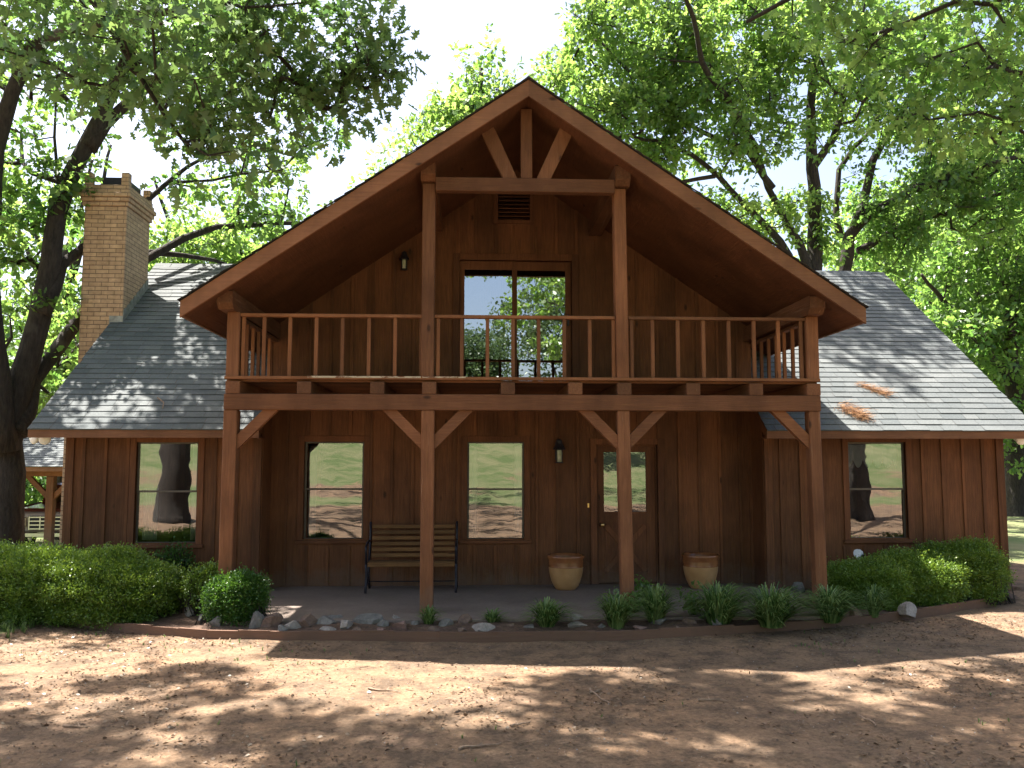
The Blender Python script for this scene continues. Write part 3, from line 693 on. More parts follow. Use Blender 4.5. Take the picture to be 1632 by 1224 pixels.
# ------------------------------------------------------------------ bench
def bench():
    bp0 = P(585, 940, 11.95); bp1 = P(727, 940, 11.95); xa, xb = bp0[0], bp1[0]; yf = 11.80; xc = (xa+xb)/2; Lx = (xb-xa)
    root = empty('park_bench', (xc, yf+.3, .14), 'wooden slatted park bench with black iron ends on the porch between two windows', 'bench')
    for k, (dy, dz) in enumerate(((0, 0), (.095, -.003), (.19, -.012), (.285, -.018))):
        MB().box(xa+.02, xb-.02, yf+dy, yf+dy+.07, .14+.40+dz, .14+.425+dz).build('seat_slat', M['bench'], root, bevel=.004)
    MB().box(xa+.02, xb-.02, yf-.03, yf-.006, .14+.355, .14+.41).build('seat_slat', M['bench'], root, bevel=.004)
    for k in range(6):
        z = .14+.47+k*.078; y = yf+.36+k*.022
        MB().bar((xa+.03, y, z), (xb-.03, y, z), .022, .052, up=(0, .25, 1)).build('back_slat', M['bench'], root, bevel=.004)
    for x in (xa, xb):
        m_ = MB(); Z0 = .14
        for pts in ([(x, yf-.05, Z0+.01), (x, yf+.0, Z0+.10), (x, yf+.03, Z0+.25), (x, yf-.02, Z0+.38), (x, yf+.08, Z0+.40), (x, yf+.3, Z0+.385), (x, yf+.38, Z0+.46), (x, yf+.47, Z0+.76), (x, yf+.49, Z0+.93)],
                    [(x, yf+.44, Z0+.01), (x, yf+.36, Z0+.1), (x, yf+.30, Z0+.22), (x, yf+.33, Z0+.38)],
                    [(x, yf+.0, Z0+.1), (x, yf+.17, Z0+.16), (x, yf+.36, Z0+.1)],
                    [(x, yf+.42, Z0+.66), (x, yf+.28, Z0+.68), (x, yf+.1, Z0+.66), (x, yf-.03, Z0+.62), (x, yf-.05, Z0+.56), (x, yf-.0, Z0+.52), (x, yf-.02, Z0+.39)]):
            m_.tube(pts, .017, 8)
        m_.build('end_frame', M['iron'], root, smooth=True)
    MB().tube([(xa, yf+.33, .14+.11), (xb, yf+.33, .14+.11)], .008, 6).build('stretcher', M['iron'], root)
bench()
# ------------------------------------------------------------------ pots
def pot(px, label):
    c = P(px, 930, 12.05); x, y = c[0], 12.05; z0 = .14; s = 1.0
    root = empty('plant_pot', (x, y, z0), label, 'pot', 'glazed pots beside the door')
    prof_b = [(0, 0), (.135, 0), (.145, .010), (.178, .055), (.205, .12), (.226, .19), (.238, .25), (.243, .31)]
    prof_r = [(.243, .31), (.245, .325), (.24, .335), (.25, .36), (.245, .37), (.252, .39), (.248, .41), (.262, .44), (.265, .465), (.255, .475), (.238, .465), (.225, .42), (.19, .25), (.0, .24)]
    MB().lathe([(r_, z+z0) for r_, z in prof_b], x, y, 40).build('body', M['potbody'], root, smooth=True)
    MB().lathe([(r_, z+z0) for r_, z in prof_r], x, y, 40).build('rim', M['potrim'], root, smooth=True)
m, n, b = mat('ochre_glaze'); s = noise(n, mapping(n, (1, 1, 1)), 5, 5)
n.links.new(ramp(n, s, [(.3, (.36, .185, .07)), (.7, (.50, .29, .13))]), b.inputs['Base Color']); b.inputs['Roughness'].default_value = .35; bump(n, b, noise(n, mapping(n, (1, 1, 1)), 30), .15, .005); M['potbody'] = m
m, n, b = mat('brown_glaze'); s = noise(n, mapping(n, (1, 1, 1)), 6, 5)
n.links.new(ramp(n, s, [(.3, (.16, .055, .02)), (.7, (.32, .13, .05))]), b.inputs['Base Color']); b.inputs['Roughness'].default_value = .22; M['potrim'] = m
pot(902, 'ochre pot with brown rim just left of the front door'); pot(1117, 'ochre pot with brown rim right of the front door')

# ------------------------------------------------------------------ edging boards
ed = MB()
for i in range(len(EDGE)-1):
    a, b_ = Vector(EDGE[i]), Vector(EDGE[i+1]); k_ = 3
    for j in range(k_):
        p = a.lerp(b_, j/k_); q = a.lerp(b_, (j+1)/k_+.002)
        h0 = .10+R.uniform(-.008, .008); d_ = (q-p).normalized(); nrm = Vector((-d_.y, d_.x, 0))*.02
        tq = R.random() if j == 0 else tq
        i0 = len(ed.v)
        for pt in (p, q):
            for sx, z in ((-1, -.05), (1, -.05), (1, h0), (-1, h0)): ed.v.append((pt.x+nrm.x*sx, pt.y+nrm.y*sx, z))
        for f_ in ((0, 1, 2, 3), (7, 6, 5, 4), (0, 4, 5, 1), (1, 5, 6, 2), (2, 6, 7, 3), (3, 7, 4, 0)): ed.f.append(tuple(i0+v for v in f_)); ed.t.append(tq)
eo = ed.build('garden_edging', M['edging']); tag(eo, 'low reddish board edging curving along the front of the flower bed', 'edging')

# ------------------------------------------------------------------ rocks
def rock_mesh(sx, sy, sz, seed, m, name='rock', smooth_=False):
    import bmesh
    rr = random.Random(seed); bm = bmesh.new(); bmesh.ops.create_icosphere(bm, subdivisions=3, radius=1)
    planes = []
    for k in range(11):
        v = Vector((rr.gauss(0, 1), rr.gauss(0, 1), rr.gauss(0, .8))).normalized(); planes.append((v, rr.uniform(.38, .82)))
    for v in bm.verts:
        p = v.co.copy()
        for nn, dd in planes:
            e = p.dot(nn)-dd
            if e > 0: p -= nn*e*1.0
        p *= 1+rr.uniform(-.03, .03)
        v.co = Vector((p.x*sx, p.y*sy, p.z*sz))
    me = bpy.data.meshes.new(name); bm.to_mesh(me); bm.free(); me.materials.append(m)
    a = me.attributes.new('tint', 'FLOAT', 'FACE'); a.data.foreach_set('value', [.5]*len(me.polygons))
    o = bpy.data.objects.new(name, me); COL.objects.link(o); WL[o.name] = Vector((0, 0, 0)); return o
ROCKS = [ # px, py(base), width px, height px, material, label
 (448, 1007, 18, 12, 'rock_grey', 'small grey stone wedged between the leaning rock and the mossy sunlit rock'), (568, 1008, 20, 11, 'rock_brown', 'small brown stone between the pinkish rock and the big grey rock'), (690, 1008, 22, 10, 'rock_brown', 'low brown stone in front of the second porch post tuft'), (812, 1003, 26, 12, 'rock_brown', 'dull brown stone right of the long white stone'), (845, 1004, 20, 11, 'rock_grey', 'small grey stone left of the third grass tuft'), (960, 1004, 20, 12, 'rock_grey', 'small dim stone left of the grass in front of the third post'), (1020, 1006, 24, 12, 'rock_red', 'low reddish stone under the grass at the third post'), (1080, 1005, 18, 10, 'rock_brown', 'small brown stone behind the edging right of the third post'),
 (405, 1003, 30, 30, 'rock_grey', 'rounded grey rock right of the small round shrub'), (432, 1004, 34, 30, 'rock_brown', 'dark brown leaning rock by the sunlit porch patch, second right of the shrub'),
 (462, 1005, 34, 22, 'rock_pale', 'mossy sunlit rock in front of the bright porch patch'), (487, 1004, 32, 32, 'rock_brown', 'square dark brown rock near the right end of the bright porch patch'),
 (513, 1002, 38, 24, 'rock_grey', 'dark mossy rock right of the square brown rock'), (534, 996, 32, 20, 'rock_grey', 'light grey flat-topped rock set at the back edge below the bench'),
 (550, 1006, 30, 24, 'rock_pale', 'small pale pinkish rock below the left end of the bench'), (522, 1009, 28, 9, 'rock_pale', 'low flat pale stone against the edging boards left of the bench'),
 (585, 1001, 44, 26, 'rock_grey', 'large grey boulder-like rock below the left half of the bench'), (612, 1002, 26, 20, 'rock_grey', 'grey rock just right of the largest rock below the bench'),
 (631, 996, 18, 22, 'rock_pale', 'small upright pale rock left of the second porch post'), (637, 1006, 38, 20, 'rock_red', 'reddish rock left of the second porch post'),
 (605, 1009, 18, 10, 'rock_red', 'little pink stone against the edging boards below the bench'), (660, 1003, 22, 14, 'rock_grey', 'small grey rock left of the grass tuft at the second post'),
 (711, 1003, 24, 18, 'rock_grey', 'bluish grey rock right of the grass tuft at the second post'), (742, 999, 22, 22, 'rock_brown', 'tilted brown rock between the two small grass tufts'),
 (772, 1006, 46, 15, 'rock_pale', 'long flat white stone in front of the second small grass tuft'), (736, 1008, 16, 10, 'rock_brown', 'tiny brown stone at the left end of the long white stone'),
 (918, 996, 28, 18, 'rock_pale', 'jagged pale rock right of the third grass tuft'), (925, 1003, 36, 12, 'rock_pale', 'flat whitish stone in front of the jagged pale rock'),
 (1050, 999, 30, 16, 'rock_grey', 'dim grey rock under the leafy plant right of the third post'), (1105, 998, 30, 18, 'rock_brown', 'brown rock left of the large spreading grass clump'),
 (1147, 1000, 24, 20, 'rock_grey', 'blue grey rock under the large spreading grass clump'), (1200, 990, 26, 14, 'rock_grey', 'grey rock half hidden between the two large grass clumps'),
 (1292, 988, 26, 16, 'rock_grey', 'grey rock at the foot of the rightmost porch post'), (1366, 985, 26, 26, 'rock_brown', 'brown rock in front of the right hedge beside the last grass clump'),
 (1450, 981, 32, 24, 'rock_pale', 'big whitish rock in front of the right hedge'), (1574, 947, 18, 8, 'rock_pale', 'small flat pale stone at the far end of the right hedge'),
 (338, 980, 26, 44, 'rock_red', 'upright pinkish rock behind the small round shrub'), (300, 985, 30, 20, 'rock_pale', 'sunlit pale rock between the long hedge and the small shrub'),
 (320, 990, 26, 14, 'rock_pale', 'sunlit low stone just left of the small shrub'), (344, 1002, 20, 22, 'rock_grey', 'rounded grey stone at the front foot of the small shrub'),
 (322, 972, 22, 18, 'rock_pale', 'sunlit upright stone at the back between hedge and small shrub'),
 (1244, 937, 30, 16, 'rock_grey', 'flat slate grey rock on the porch end left of the rightmost post'), (1272, 942, 26, 18, 'rock_grey', 'grey rock behind the rightmost porch post'),
 (1262, 950, 14, 7, 'rock_pale', 'tiny pale stone on the porch end near the rightmost post'), (1284, 932, 18, 14, 'rock_grey', 'small bluish rock against the wall behind the rightmost post')]
for i, (px, py, w, h, mm, lab) in enumerate(ROCKS):
    zz = .14 if py < 952 else .07
    g = G(px, py, zz)
    d_ = g[1]; s = d_/F
    o = rock_mesh(w*s*.58, w*s*.45, h*s*.66, 100+i, M[mm]); o.location = (g[0], g[1]+w*s*.25, zz+h*s*.22); o.rotation_euler = (R.uniform(-.25, .25), R.uniform(-.25, .25), R.uniform(-.5, .5))
    tag(o, lab, 'rock', 'rocks lining the flower bed')
o = rock_mesh(.17, .14, .42, 77, M['rock_pale']); o.location = (P(67, 868, 12.6)[0], 12.6, .33); tag(o, 'sunlit pinkish stone standing behind the long hedge near the chimney', 'rock')

# ------------------------------------------------------------------ leaves and trees
LOBED = np.array([(0, 0), (.10, .14), (.30, .20), (.13, .34), (.42, .50), (.15, .58), (.30, .80), (.10, .78), (0, 1.0), (-.12, .80), (-.33, .76), (-.14, .56), (-.40, .44), (-.12, .33), (-.26, .17), (-.09, .12)])
HEXA = np.array([(0, 0), (.34, .30), (.22, .52), (.34, .72), (0, 1.0), (-.34, .72), (-.22, .52), (-.34, .30)])
OVAL = np.array([(0, 0), (.24, .3), (.26, .62), (0, 1.0), (-.26, .62), (-.24, .3)])
def leaves(pos, dirs, size, tmpl, rng, droop=.35, up=.75):
    n_ = len(pos); d = dirs/np.maximum(np.linalg.norm(dirs, axis=1, keepdims=True), 1e-6)
    nr = rng.normal(0, .62, (n_, 3)); nr[:, 2] += up
    s_ = np.cross(d, nr); s_ /= np.maximum(np.linalg.norm(s_, axis=1, keepdims=True), 1e-6); nn = np.cross(s_, d)
    sz = size*rng.uniform(.65, 1.2, n_)
    tx = tmpl[:, 0][None, :, None]; ty = tmpl[:, 1][None, :, None]
    tx = tx*rng.uniform(.6, 1.15, (n_, 1, 1)) + (rng.normal(0, .035, (n_, len(tmpl), 1)) if len(tmpl) > 8 else 0) + .12*rng.normal(0, 1, (n_, 1, 1))*ty**2
    bend = (-(ty**2)*droop*rng.uniform(-.2, 1.6, (n_, 1, 1)) + np.abs(tx)*rng.uniform(-.1, .8, (n_, 1, 1)))
    return pos[:, None, :] + sz[:, None, None]*(s_[:, None, :]*tx + d[:, None, :]*ty + nn[:, None, :]*bend)

def make_tree(name, label, limbs, crowns, root, seed, leaf='leaf', size=.15, tmpl=HEXA, sprigs=7, per=8, clump_r=.42, group='trees around the house', twig_w=.010, step=.4, shade=0., flat=.75, fork=None):
    """limbs: list of [(x,y,z,r),...] world points. crowns: (px,py,rx,ry,depth,ddepth,n)"""
    rng = np.random.default_rng(seed); rr = random.Random(seed)
    t = empty(name, root, label, 'tree', group)
    mb = MB(); nodes = []; par = []; spec = []
    for L in limbs:
        pts = []
        for a, b_ in zip(L[:-1], L[1:]):
            a = np.array(a); b_ = np.array(b_); k = max(1, int(np.linalg.norm(b_[:3]-a[:3])/step))
            for j in range(k): pts.append(a+(b_-a)*j/k)
        pts.append(np.array(L[-1])); pts = np.array(pts)
        wob = rng.normal(0, .05, (len(pts), 3)); wob = (wob+np.roll(wob, 1, 0)+np.roll(wob, -1, 0))*.5; wob[0] = 0
        pts[:, :3] += wob*np.minimum(1, 2.0)
        mb.tube([tuple(p[:3]) for p in pts], [p[3] for p in pts], 12 if pts[0][3] > .12 else 7, rr.random(), wob=.06)
        st = len(nodes)
        for i, p in enumerate(pts):
            nodes.append(p[:3].copy()); par.append(-1 if i == 0 else st+i-1); spec.append(p[3])
    nsk = len(nodes)
    cl = []; flg = []
    for (px, py, rx, ry, dep, dd, n_) in crowns:
        flg += [isinstance(px, str)]*n_
        c = np.array(P(px, py, dep)); s = dep/F
        v = rng.normal(0, 1, (n_, 3)); v /= np.linalg.norm(v, axis=1, keepdims=True); v *= rng.uniform(.25, 1, (n_, 1))**.5
        cl.append(c + v*np.array([rx*s, dd, ry*s]))
    cl = np.concatenate(cl)
    sk = np.array(nodes); dist = np.array([np.min(np.linalg.norm(sk-c, axis=1)) for c in cl]); od = np.argsort(dist); cl = cl[od]; flg = np.array(flg)[od]
    arr = np.zeros((nsk+len(cl)*30, 3)); arr[:nsk] = sk; cnt = nsk; parent = list(par); clnode = []
    for c in cl:
        dv = arr[:cnt]-c; dm = np.linalg.norm(dv, axis=1) + .35*np.maximum(0, dv[:, 2]); i = int(np.argmin(dm)); a = arr[i].copy(); L_ = np.linalg.norm(c-a); k = min(28, max(1, int(L_/step)))
        side = rng.normal(0, .10*L_, 3); pi = i
        for j in range(1, k+1):
            u = j/k; p = a+(c-a)*u+side*math.sin(u*math.pi)+rng.normal(0, .035, 3)*(u < 1)
            arr[cnt] = p; parent.append(pi); pi = cnt; cnt += 1
        clnode.append(pi)
    w = np.zeros(cnt)
    for i in clnode: w[i] += 1
    for i in range(cnt-1, nsk-1, -1):
        if parent[i] >= nsk: w[parent[i]] += w[i]
    rad = np.where(w > 0, twig_w*np.maximum(w, 1)**.48, .01)
    for i in range(nsk, cnt):
        p = parent[i]; r1 = rad[p] if p >= nsk else rad[i]*1.15
        mb.tube([tuple(arr[p]), tuple(arr[i])], [r1, rad[i]], 5, .5, cap=False)
    LP = []; LD = []; LT = []; LF = []
    for i, fg_ in zip(clnode, flg):
        c = arr[i]; base_t = rng.normal(.5, .18)
        for s_ in range(rng.integers(max(2, sprigs-2), sprigs+3)):
            v = rng.normal(0, 1, 3); v[2] = v[2]*flat+.1; v /= np.linalg.norm(v); e = c+v*clump_r*rng.uniform(.35, 1.15)
            mb.tube([tuple(c), tuple(e)], [twig_w*.55, twig_w*.3], 3, .5, cap=False)
            k = int(rng.integers(max(3, per-3), per+4)); off = rng.normal(0, size*.45, (k, 3)); pos = e+off
            dr = off + v*size*.5 + np.array([0, 0, -.2*size]) + rng.normal(0, size*.3, (k, 3))
            LF += [fg_]*k; LP.append(pos); LD.append(dr); LT.append(base_t+rng.normal(0, .16, k))
    pos = np.concatenate(LP); dr = np.concatenate(LD); tt_ = np.concatenate(LT)
    mb.build('trunk', M['bark'], t, smooth=True)
    LF = np.array(LF, bool) & (tmpl is LOBED)
    V = leaves(pos[~LF], dr[~LF], size, tmpl, rng); np_mesh('crown', V, len(tmpl), tt_[~LF], M[leaf], t)
    if LF.any(): V = leaves(pos[LF], dr[LF], size*1.45, HEXA, rng); np_mesh('crown', V, len(HEXA), tt_[LF], M[leaf], t)
    print(name, 'clumps', len(cl), 'leaves', len(pos))
    return t
def LB(pts, dep, r0, r1, dz=0.):
    """limb through picture points; depth may be a number or (start,end)"""
    d0, d1 = dep if isinstance(dep, tuple) else (dep, dep); n_ = len(pts); out = []
    for i, p in enumerate(pts):
        u = i/(n_-1); q = P(p[0], p[1], d0+(d1-d0)*u); out.append((q[0], q[1], q[2]+dz, r0+(r1-r0)*u**.7))
    return out

def over(x, y, z, rx, ry, rz_, n_):   # world ellipsoid expressed for make_tree
    return ('w', x, y, z, rx, ry, rz_, n_)
_mk = make_tree
def make_tree2(name, label, limbs, crowns, wcrowns, root, seed, **k):
    global P
    extra = []
    P0 = P
    tab = {}
    def P2(a, b_, dep):
        if isinstance(a, str): return tab[a]
        return P0(a, b_, dep)
    cr = list(crowns)
    for i, (x, y, z, rx, ry, rz_, n_) in enumerate(wcrowns):
        key = 'w%d' % i; tab[key] = (x, y, z); cr.append((key, 0, rx, rz_, F, ry, n_))
    P = P2
    try: return _mk(name, label, limbs, cr, root, seed, **k)
    finally: P = P0
# T1: big oak at the left, between the hedge and the chimney
tb = P(2, 930, 13.4)
limbs = [[(tb[0]-.05, 13.4, -.15, .42), (tb[0], 13.4, .35, .31)] + LB([(6, 800), (10, 700), (22, 620), (42, 560), (75, 470), (100, 340), (142, 235), (178, 140), (230, 50), (270, -40)], (13.4, 13.9), .262, .08),
         LB([(6, 720), (-8, 600), (-14, 500), (-22, 380), (-4, 230), (18, 145), (48, 75), (105, 48), (190, 26), (290, 10)], (13.3, 12.2), .22, .05),
         LB([(30, 690), (48, 610), (88, 548), (128, 503), (175, 455), (237, 404), (292, 374), (343, 357), (420, 358), (485, 352)], (13.4, 16.5), .15, .04),
         LB([(237, 402), (288, 409), (340, 420), (400, 440)], (15.3, 16.4), .06, .03),
         LB([(68, 500), (89, 425), (131, 398), (180, 380), (225, 330), (270, 290), (330, 250)], (13.5, 15.4), .12, .03),
         LB([(142, 235), (170, 195), (215, 150), (250, 135), (280, 110)], (13.7, 14.4), .13, .04),
         LB([(100, 340), (98, 290), (92, 220), (96, 150)], (13.6, 13.9), .045, .015),
         LB([(18, 148), (62, 110), (58, 160), (52, 150)], (12.9, 13.2), .06, .02)]
make_tree('oak_tree', 'massive dark trunked oak standing left of the brick chimney', limbs,
          [(60, 60, 160, 90, 13.5, 1.8, 34), (230, 90, 170, 110, 14.2, 1.8, 34), (420, 200, 150, 90, 15.2, 1.5, 17), (330, 320, 120, 60, 15.8, 1.2, 15), (450, 340, 90, 40, 16.3, .8, 9), (20, 330, 60, 120, 13.8, 1.6, 14),
           (90, 480, 70, 90, 14.6, 1.2, 9), (100, 600, 60, 60, 14.8, 1.0, 10), (-120, 250, 120, 260, 13.2, 2.2, 60), (90, 255, 60, 70, 13.8, 1, 9), (300, -120, 330, 90, 14.5, 2.5, 60), (-20, 640, 60, 130, 14.5, 1.0, 10)],
          (tb[0], 13.4, 0), 3, sprigs=7, per=9, size=.13, clump_r=.38, tmpl=HEXA)

# T2: oak behind the house, right of the gable
tb = P(1300, 800, 22.5)
limbs = [[(tb[0], 22.5, -.1, .4)] + LB([(1300, 430), (1298, 300), (1292, 240), (1296, 160), (1304, 70), (1310, -60)], (22.5, 22.0), .22, .08),
         LB([(1298, 262), (1322, 225), (1345, 150), (1362, 80), (1380, -20)], (22.3, 22.8), .13, .05),
         LB([(1300, 460), (1275, 390), (1250, 340), (1232, 300), (1205, 236), (1165, 180), (1130, 110), (1100, 30)], (22.4, 21.6), .14, .04),
         LB([(1262, 435), (1240, 385), (1200, 336), (1139, 281), (1098, 245), (1050, 225), (1000, 215)], (22.3, 20.8), .13, .035),
         LB([(1232, 300), (1190, 240), (1120, 215), (1060, 170), (1000, 110), (960, 60)], (21.9, 21.0), .10, .03),
         LB([(1139, 281), (1060, 300), (980, 270)], (21.2, 20.6), .06, .03),
         [(*P(1205, 236, 21.6), .10), (5.6, 19.5, 11.6, .07), (4.4, 17.2, 12.4, .04)]]  # forward limb added to carry the clumps that shade the roof
make_tree2('oak_tree', 'tall spreading oak behind the house whose crown rises right of the gable peak', limbs,
          [(1010, 90, 150, 110, 21.3, 1.8, 84), (1000, 210, 110, 80, 21, 1.5, 46), (1150, 60, 180, 110, 21.2, 1.8, 74), (1160, 200, 120, 90, 21.0, 1.6, 42), (900, 180, 60, 80, 21, 1.5, 22), (1290, 120, 150, 150, 21.8, 1.6, 60), (1250, 370, 90, 70, 22.6, 1.5, 22), (1130, 340, 70, 50, 22.2, 1.2, 10), (1100, -90, 320, 60, 22, 2, 18)],
          [(3.9, 16.5, 12.5, 1.7, 1.1, .6, 34), (5.6, 17.3, 12.8, 1.4, .8, .6, 16)], (tb[0], 22.5, 0), 5, sprigs=9, per=10, size=.15, clump_r=.50, tmpl=HEXA, leaf='leaf_light')  # second list: clumps added above the frame to shade the right roof
# T3
tb = P(1335, 800, 23.5)
limbs = [[(tb[0], 23.5, -.1, .4)] + LB([(1338, 430), (1351, 377), (1392, 336), (1454, 305), (1509, 292), (1560, 266), (1620, 250)], (23.5, 22.5), .21, .06),
         LB([(1368, 400), (1392, 405-20), (1420, 381-10), (1475, 347), (1543, 323), (1595, 309), (1660, 290)], (23.4, 23.8), .12, .05),
         LB([(1362, 362), (1378, 302), (1392, 257), (1413, 223), (1440, 178), (1464, 130), (1480, 40)], (23.3, 22.8), .15, .06),
         LB([(1340, 380), (1332, 330), (1335, 270), (1360, 235), (1400, 200), (1410, 130), (1408, 60)], (23.5, 23), .11, .04)]
make_tree('oak_tree', 'leaning oak behind the right roof with long limbs reaching right', limbs,
          [(1440, 120, 140, 120, 22.6, 1.8, 66), (1560, 200, 140, 130, 23.0, 2.0, 72), (1450, 300, 120, 90, 22.9, 1.6, 44), (1600, 60, 120, 110, 23, 2.5, 46), (1560, 340, 110, 60, 24, 2, 32), (1400, 400, 60, 50, 24, 1.4, 14), (1450, -80, 250, 60, 23, 2, 14)],
          (tb[0], 23.5, 0), 8, sprigs=9, per=10, size=.15, clump_r=.56)
# T4: row at the far right, trunks seen past the house corner
for i, (px, py0, dep, lean, lab, sd_) in enumerate(((1618, 822, 26.5, -6, 'stout oak with pale lichen on its trunk seen past the right corner of the house', 21), (1560, 815, 31, 10, 'slender oak far behind the right roof slope, its trunk hidden by the house', 22), (1490, 810, 35, -4, 'distant oak filling the gap above the right roof slope', 23))):
    tb = P(px, py0, dep)
    limbs = [[(tb[0], dep, -.2, .5), (tb[0], dep, .6, .36)] + LB([(px+2, 700), (px+lean, 600), (px+lean*1.5, 500), (px-20, 400), (px-25, 300)], dep, .34, .12),
             LB([(px+lean, 610), (px-50, 540), (px-110, 480), (px-150, 440)], (dep, dep-1), .14, .05),
             LB([(px+lean, 560), (px+40, 480), (px+60, 400), (px+70, 300)], (dep, dep+1), .16, .06),
             LB([(px+2, 640), (px+40, 590), (px+90, 560)], (dep, dep-.5), .1, .04)]
    k = 1.0 if i == 0 else .9
    make_tree('oak_tree', lab, limbs, [(px-30, 430, 110, 130, dep, 2.5, int(95*k)), (px-70, 560, 90, 70, dep-.5, 2, int(40*k)), (px+60, 560, 90, 110, dep, 2.5, int(50*k)), (px+60, 300, 130, 130, dep, 2.5, int(60*k))] + ([(1610, 690, 60, 50, dep-1, 1.2, 14)] if i == 0 else []),
              (tb[0], dep, 0), sd_, leaf='leaf_light' if i == 2 else 'leaf', sprigs=9, per=9, size=.19, clump_r=.7)
# T5: sunlit crown left of the gable peak, and trees far left
def far_tree(px, dep, crowns, lab, seed, wcr=(), base=800, r=.3, leaf='leaf_light', per=9, size=.2, clump_r=.75, topy=150):
    tb = P(px, base, dep)
    limbs = [[(tb[0], dep, float(gz(tb[0], dep))-.1, r*1.4)] + LB([(px, 690), (px+4, 500), (px-6, (500+topy)/2), (px+3, topy)], dep, r, r*.25), LB([(px+2, 480), (px-50, 380), (px-85, 280)], dep, r*.5, .04), LB([(px, 450), (px+40, 350), (px+70, 230)], dep, r*.5, .04)]
    make_tree2('oak_tree', lab, limbs, crowns, list(wcr), (tb[0], dep, 0), seed, leaf=leaf, sprigs=8, per=per, size=size, clump_r=clump_r)
far_tree(765, 27, [(770, 150, 40, 60, 27, 1.2, 16), (720, 210, 80, 45, 27, 1.6, 26), (790, 230, 60, 40, 27, 1.6, 18), (650, 300, 70, 60, 27, 1.6, 14)], 'thin yellow green tree top peeping over the left roof slope beside the peak', 31, topy=110)
far_tree(330, 29, [(330, 415, 110, 45, 29, 2.5, 60), (250, 470, 80, 60, 29, 2.5, 30), (450, 430, 70, 30, 29, 2, 16)], 'low sunlit tree behind the left roof ridge', 32, topy=420)
far_tree(110, 27, [(100, 600, 70, 60, 27, 2.5, 40), (60, 690, 60, 50, 27, 2, 30), (140, 500, 50, 50, 27, 1.5, 16), (40, 520, 40, 80, 27, 2, 16)], 'bright green tree seen between the dark trunk and the chimney', 33, wcr=[(-13.2, 24.6, 9.2, 2.6, 2.2, .9, 26)], topy=470, leaf='leaf_light')  # wcr: extra clump added so the carport roof falls in shade
far_tree(85, 33, [(80, 770, 110, 40, 32, 2, 60), (20, 740, 60, 60, 32, 2, 25)], 'dim green tree behind the carport', 34, topy=640, leaf='leaf')
far_tree(1480, 44, [(1480, 480, 200, 130, 44, 3, 120), (1600, 620, 90, 110, 44, 3, 60), (1380, 380, 100, 60, 44, 3, 40)], 'pale distant tree behind all the others on the right', 35, topy=350, size=.3, clump_r=1.2)
far_tree(1640, 50, [(1630, 740, 70, 60, 50, 3, 60), (1700, 600, 120, 150, 50, 3, 50)], 'far tree low beyond the right corner of the house', 36, topy=500, size=.3, clump_r=1.1)

# foreground oaks: trunks stand behind the camera to the left and right, limbs reach over the yard
ft = (-9.3, -3.0)
def arc(p, q, r0, r1, rise=1.0, k=7, sag=0.):
    out = []
    for i in range(k+1):
        u = i/k; out.append((p[0]+(q[0]-p[0])*u, p[1]+(q[1]-p[1])*u, p[2]+(q[2]-p[2])*u+rise*math.sin(u*math.pi), r0+(r1-r0)*u))
    return out
limbs = [[(ft[0], ft[1], -.2, .62), (ft[0], ft[1], .5, .48), (ft[0]+.1, ft[1], 3, .42), (ft[0]+.3, ft[1]+.2, 5, .38), (ft[0]+.6, ft[1]+.5, 9, .25), (ft[0]+.8, ft[1]+.8, 12, .1)],
         arc((ft[0]+.3, ft[1]+.2, 4.8), (-3.3, 5.9, 5.9), .24, .07, 1.7), arc((-3.6, 5.4, 6.0), (-1.3, 6.6, 4.95), .055, .014, .25), arc((-3.5, 5.5, 6.0), (-2.2, 6.4, 4.3), .035, .012, .2),
         arc((ft[0]+.5, ft[1]+.4, 6.5), (-2.5, 4.5, 10), .2, .05, 1.2), arc((ft[0]+.5, ft[1]+.4, 7.5), (-6, 8, 9.6), .18, .05, 1), arc((-5.9, 3, 9.6), (1.5, 7, 10.2), .12, .04, .6)]
fgc = [(110, 50, 150, 70, 6.2, .8, 17), (330, 110, 140, 110, 6.2, .8, 27), (470, 60, 130, 70, 6.4, .6, 17), (560, 130, 70, 80, 6.5, .4, 10), (330, 220, 60, 40, 6.1, .4, 5), (600, 60, 35, 50, 6.5, .3, 5), (250, -60, 330, 50, 6.2, .9, 20)]
make_tree2('oak_tree', 'foreground oak whose large dark lobed leaves hang across the top left of the view', limbs, fgc,
           [(-8.7, 9.6, 10.4, 1.9, 2.0, .8, 46), (-5.4, 8.9, 10.8, 2.0, 1.3, .8, 84), (-2.6, 9.1, 11.0, 2.2, 1.3, .7, 96), (0.2, 9.0, 11.0, 2.0, 1.3, .7, 90), (2.6, 9.6, 11.2, 1.6, 1.8, .7, 70), (-6.6, 11.0, 11.4, .8, .6, .4, 12), (-2.6, 10.9, 11.8, 1.5, .7, .4, 34), (.8, 10.8, 11.8, 1.7, .7, .4, 40), (3.6, 10.9, 11.8, 1.2, .7, .4, 24), (-4, 0, 10.5, 4, 3, .8, 90), (-6.5, -7, 10, 4, 4, 1, 70), (-2.8, -9.5, 10.5, 4.5, 4, 1, 120), (-7, -14, 10.5, 4, 3, 1, 70), (-8, 1, 9.5, 2.5, 3, 1.5, 30), (-3, 4.5, 10, 4, 2.5, .8, 40), (-5, -4, 10.5, 5, 4.5, 1.5, 150)],  # out-of-view clumps added to dapple the yard and shade the ground behind the camera
           (ft[0], ft[1], 0), 41, sprigs=6, per=7, size=.115, clump_r=.34, tmpl=LOBED, leaf='leaf_near', twig_w=.0055, step=.3)
ft = (12.6, -3.0)
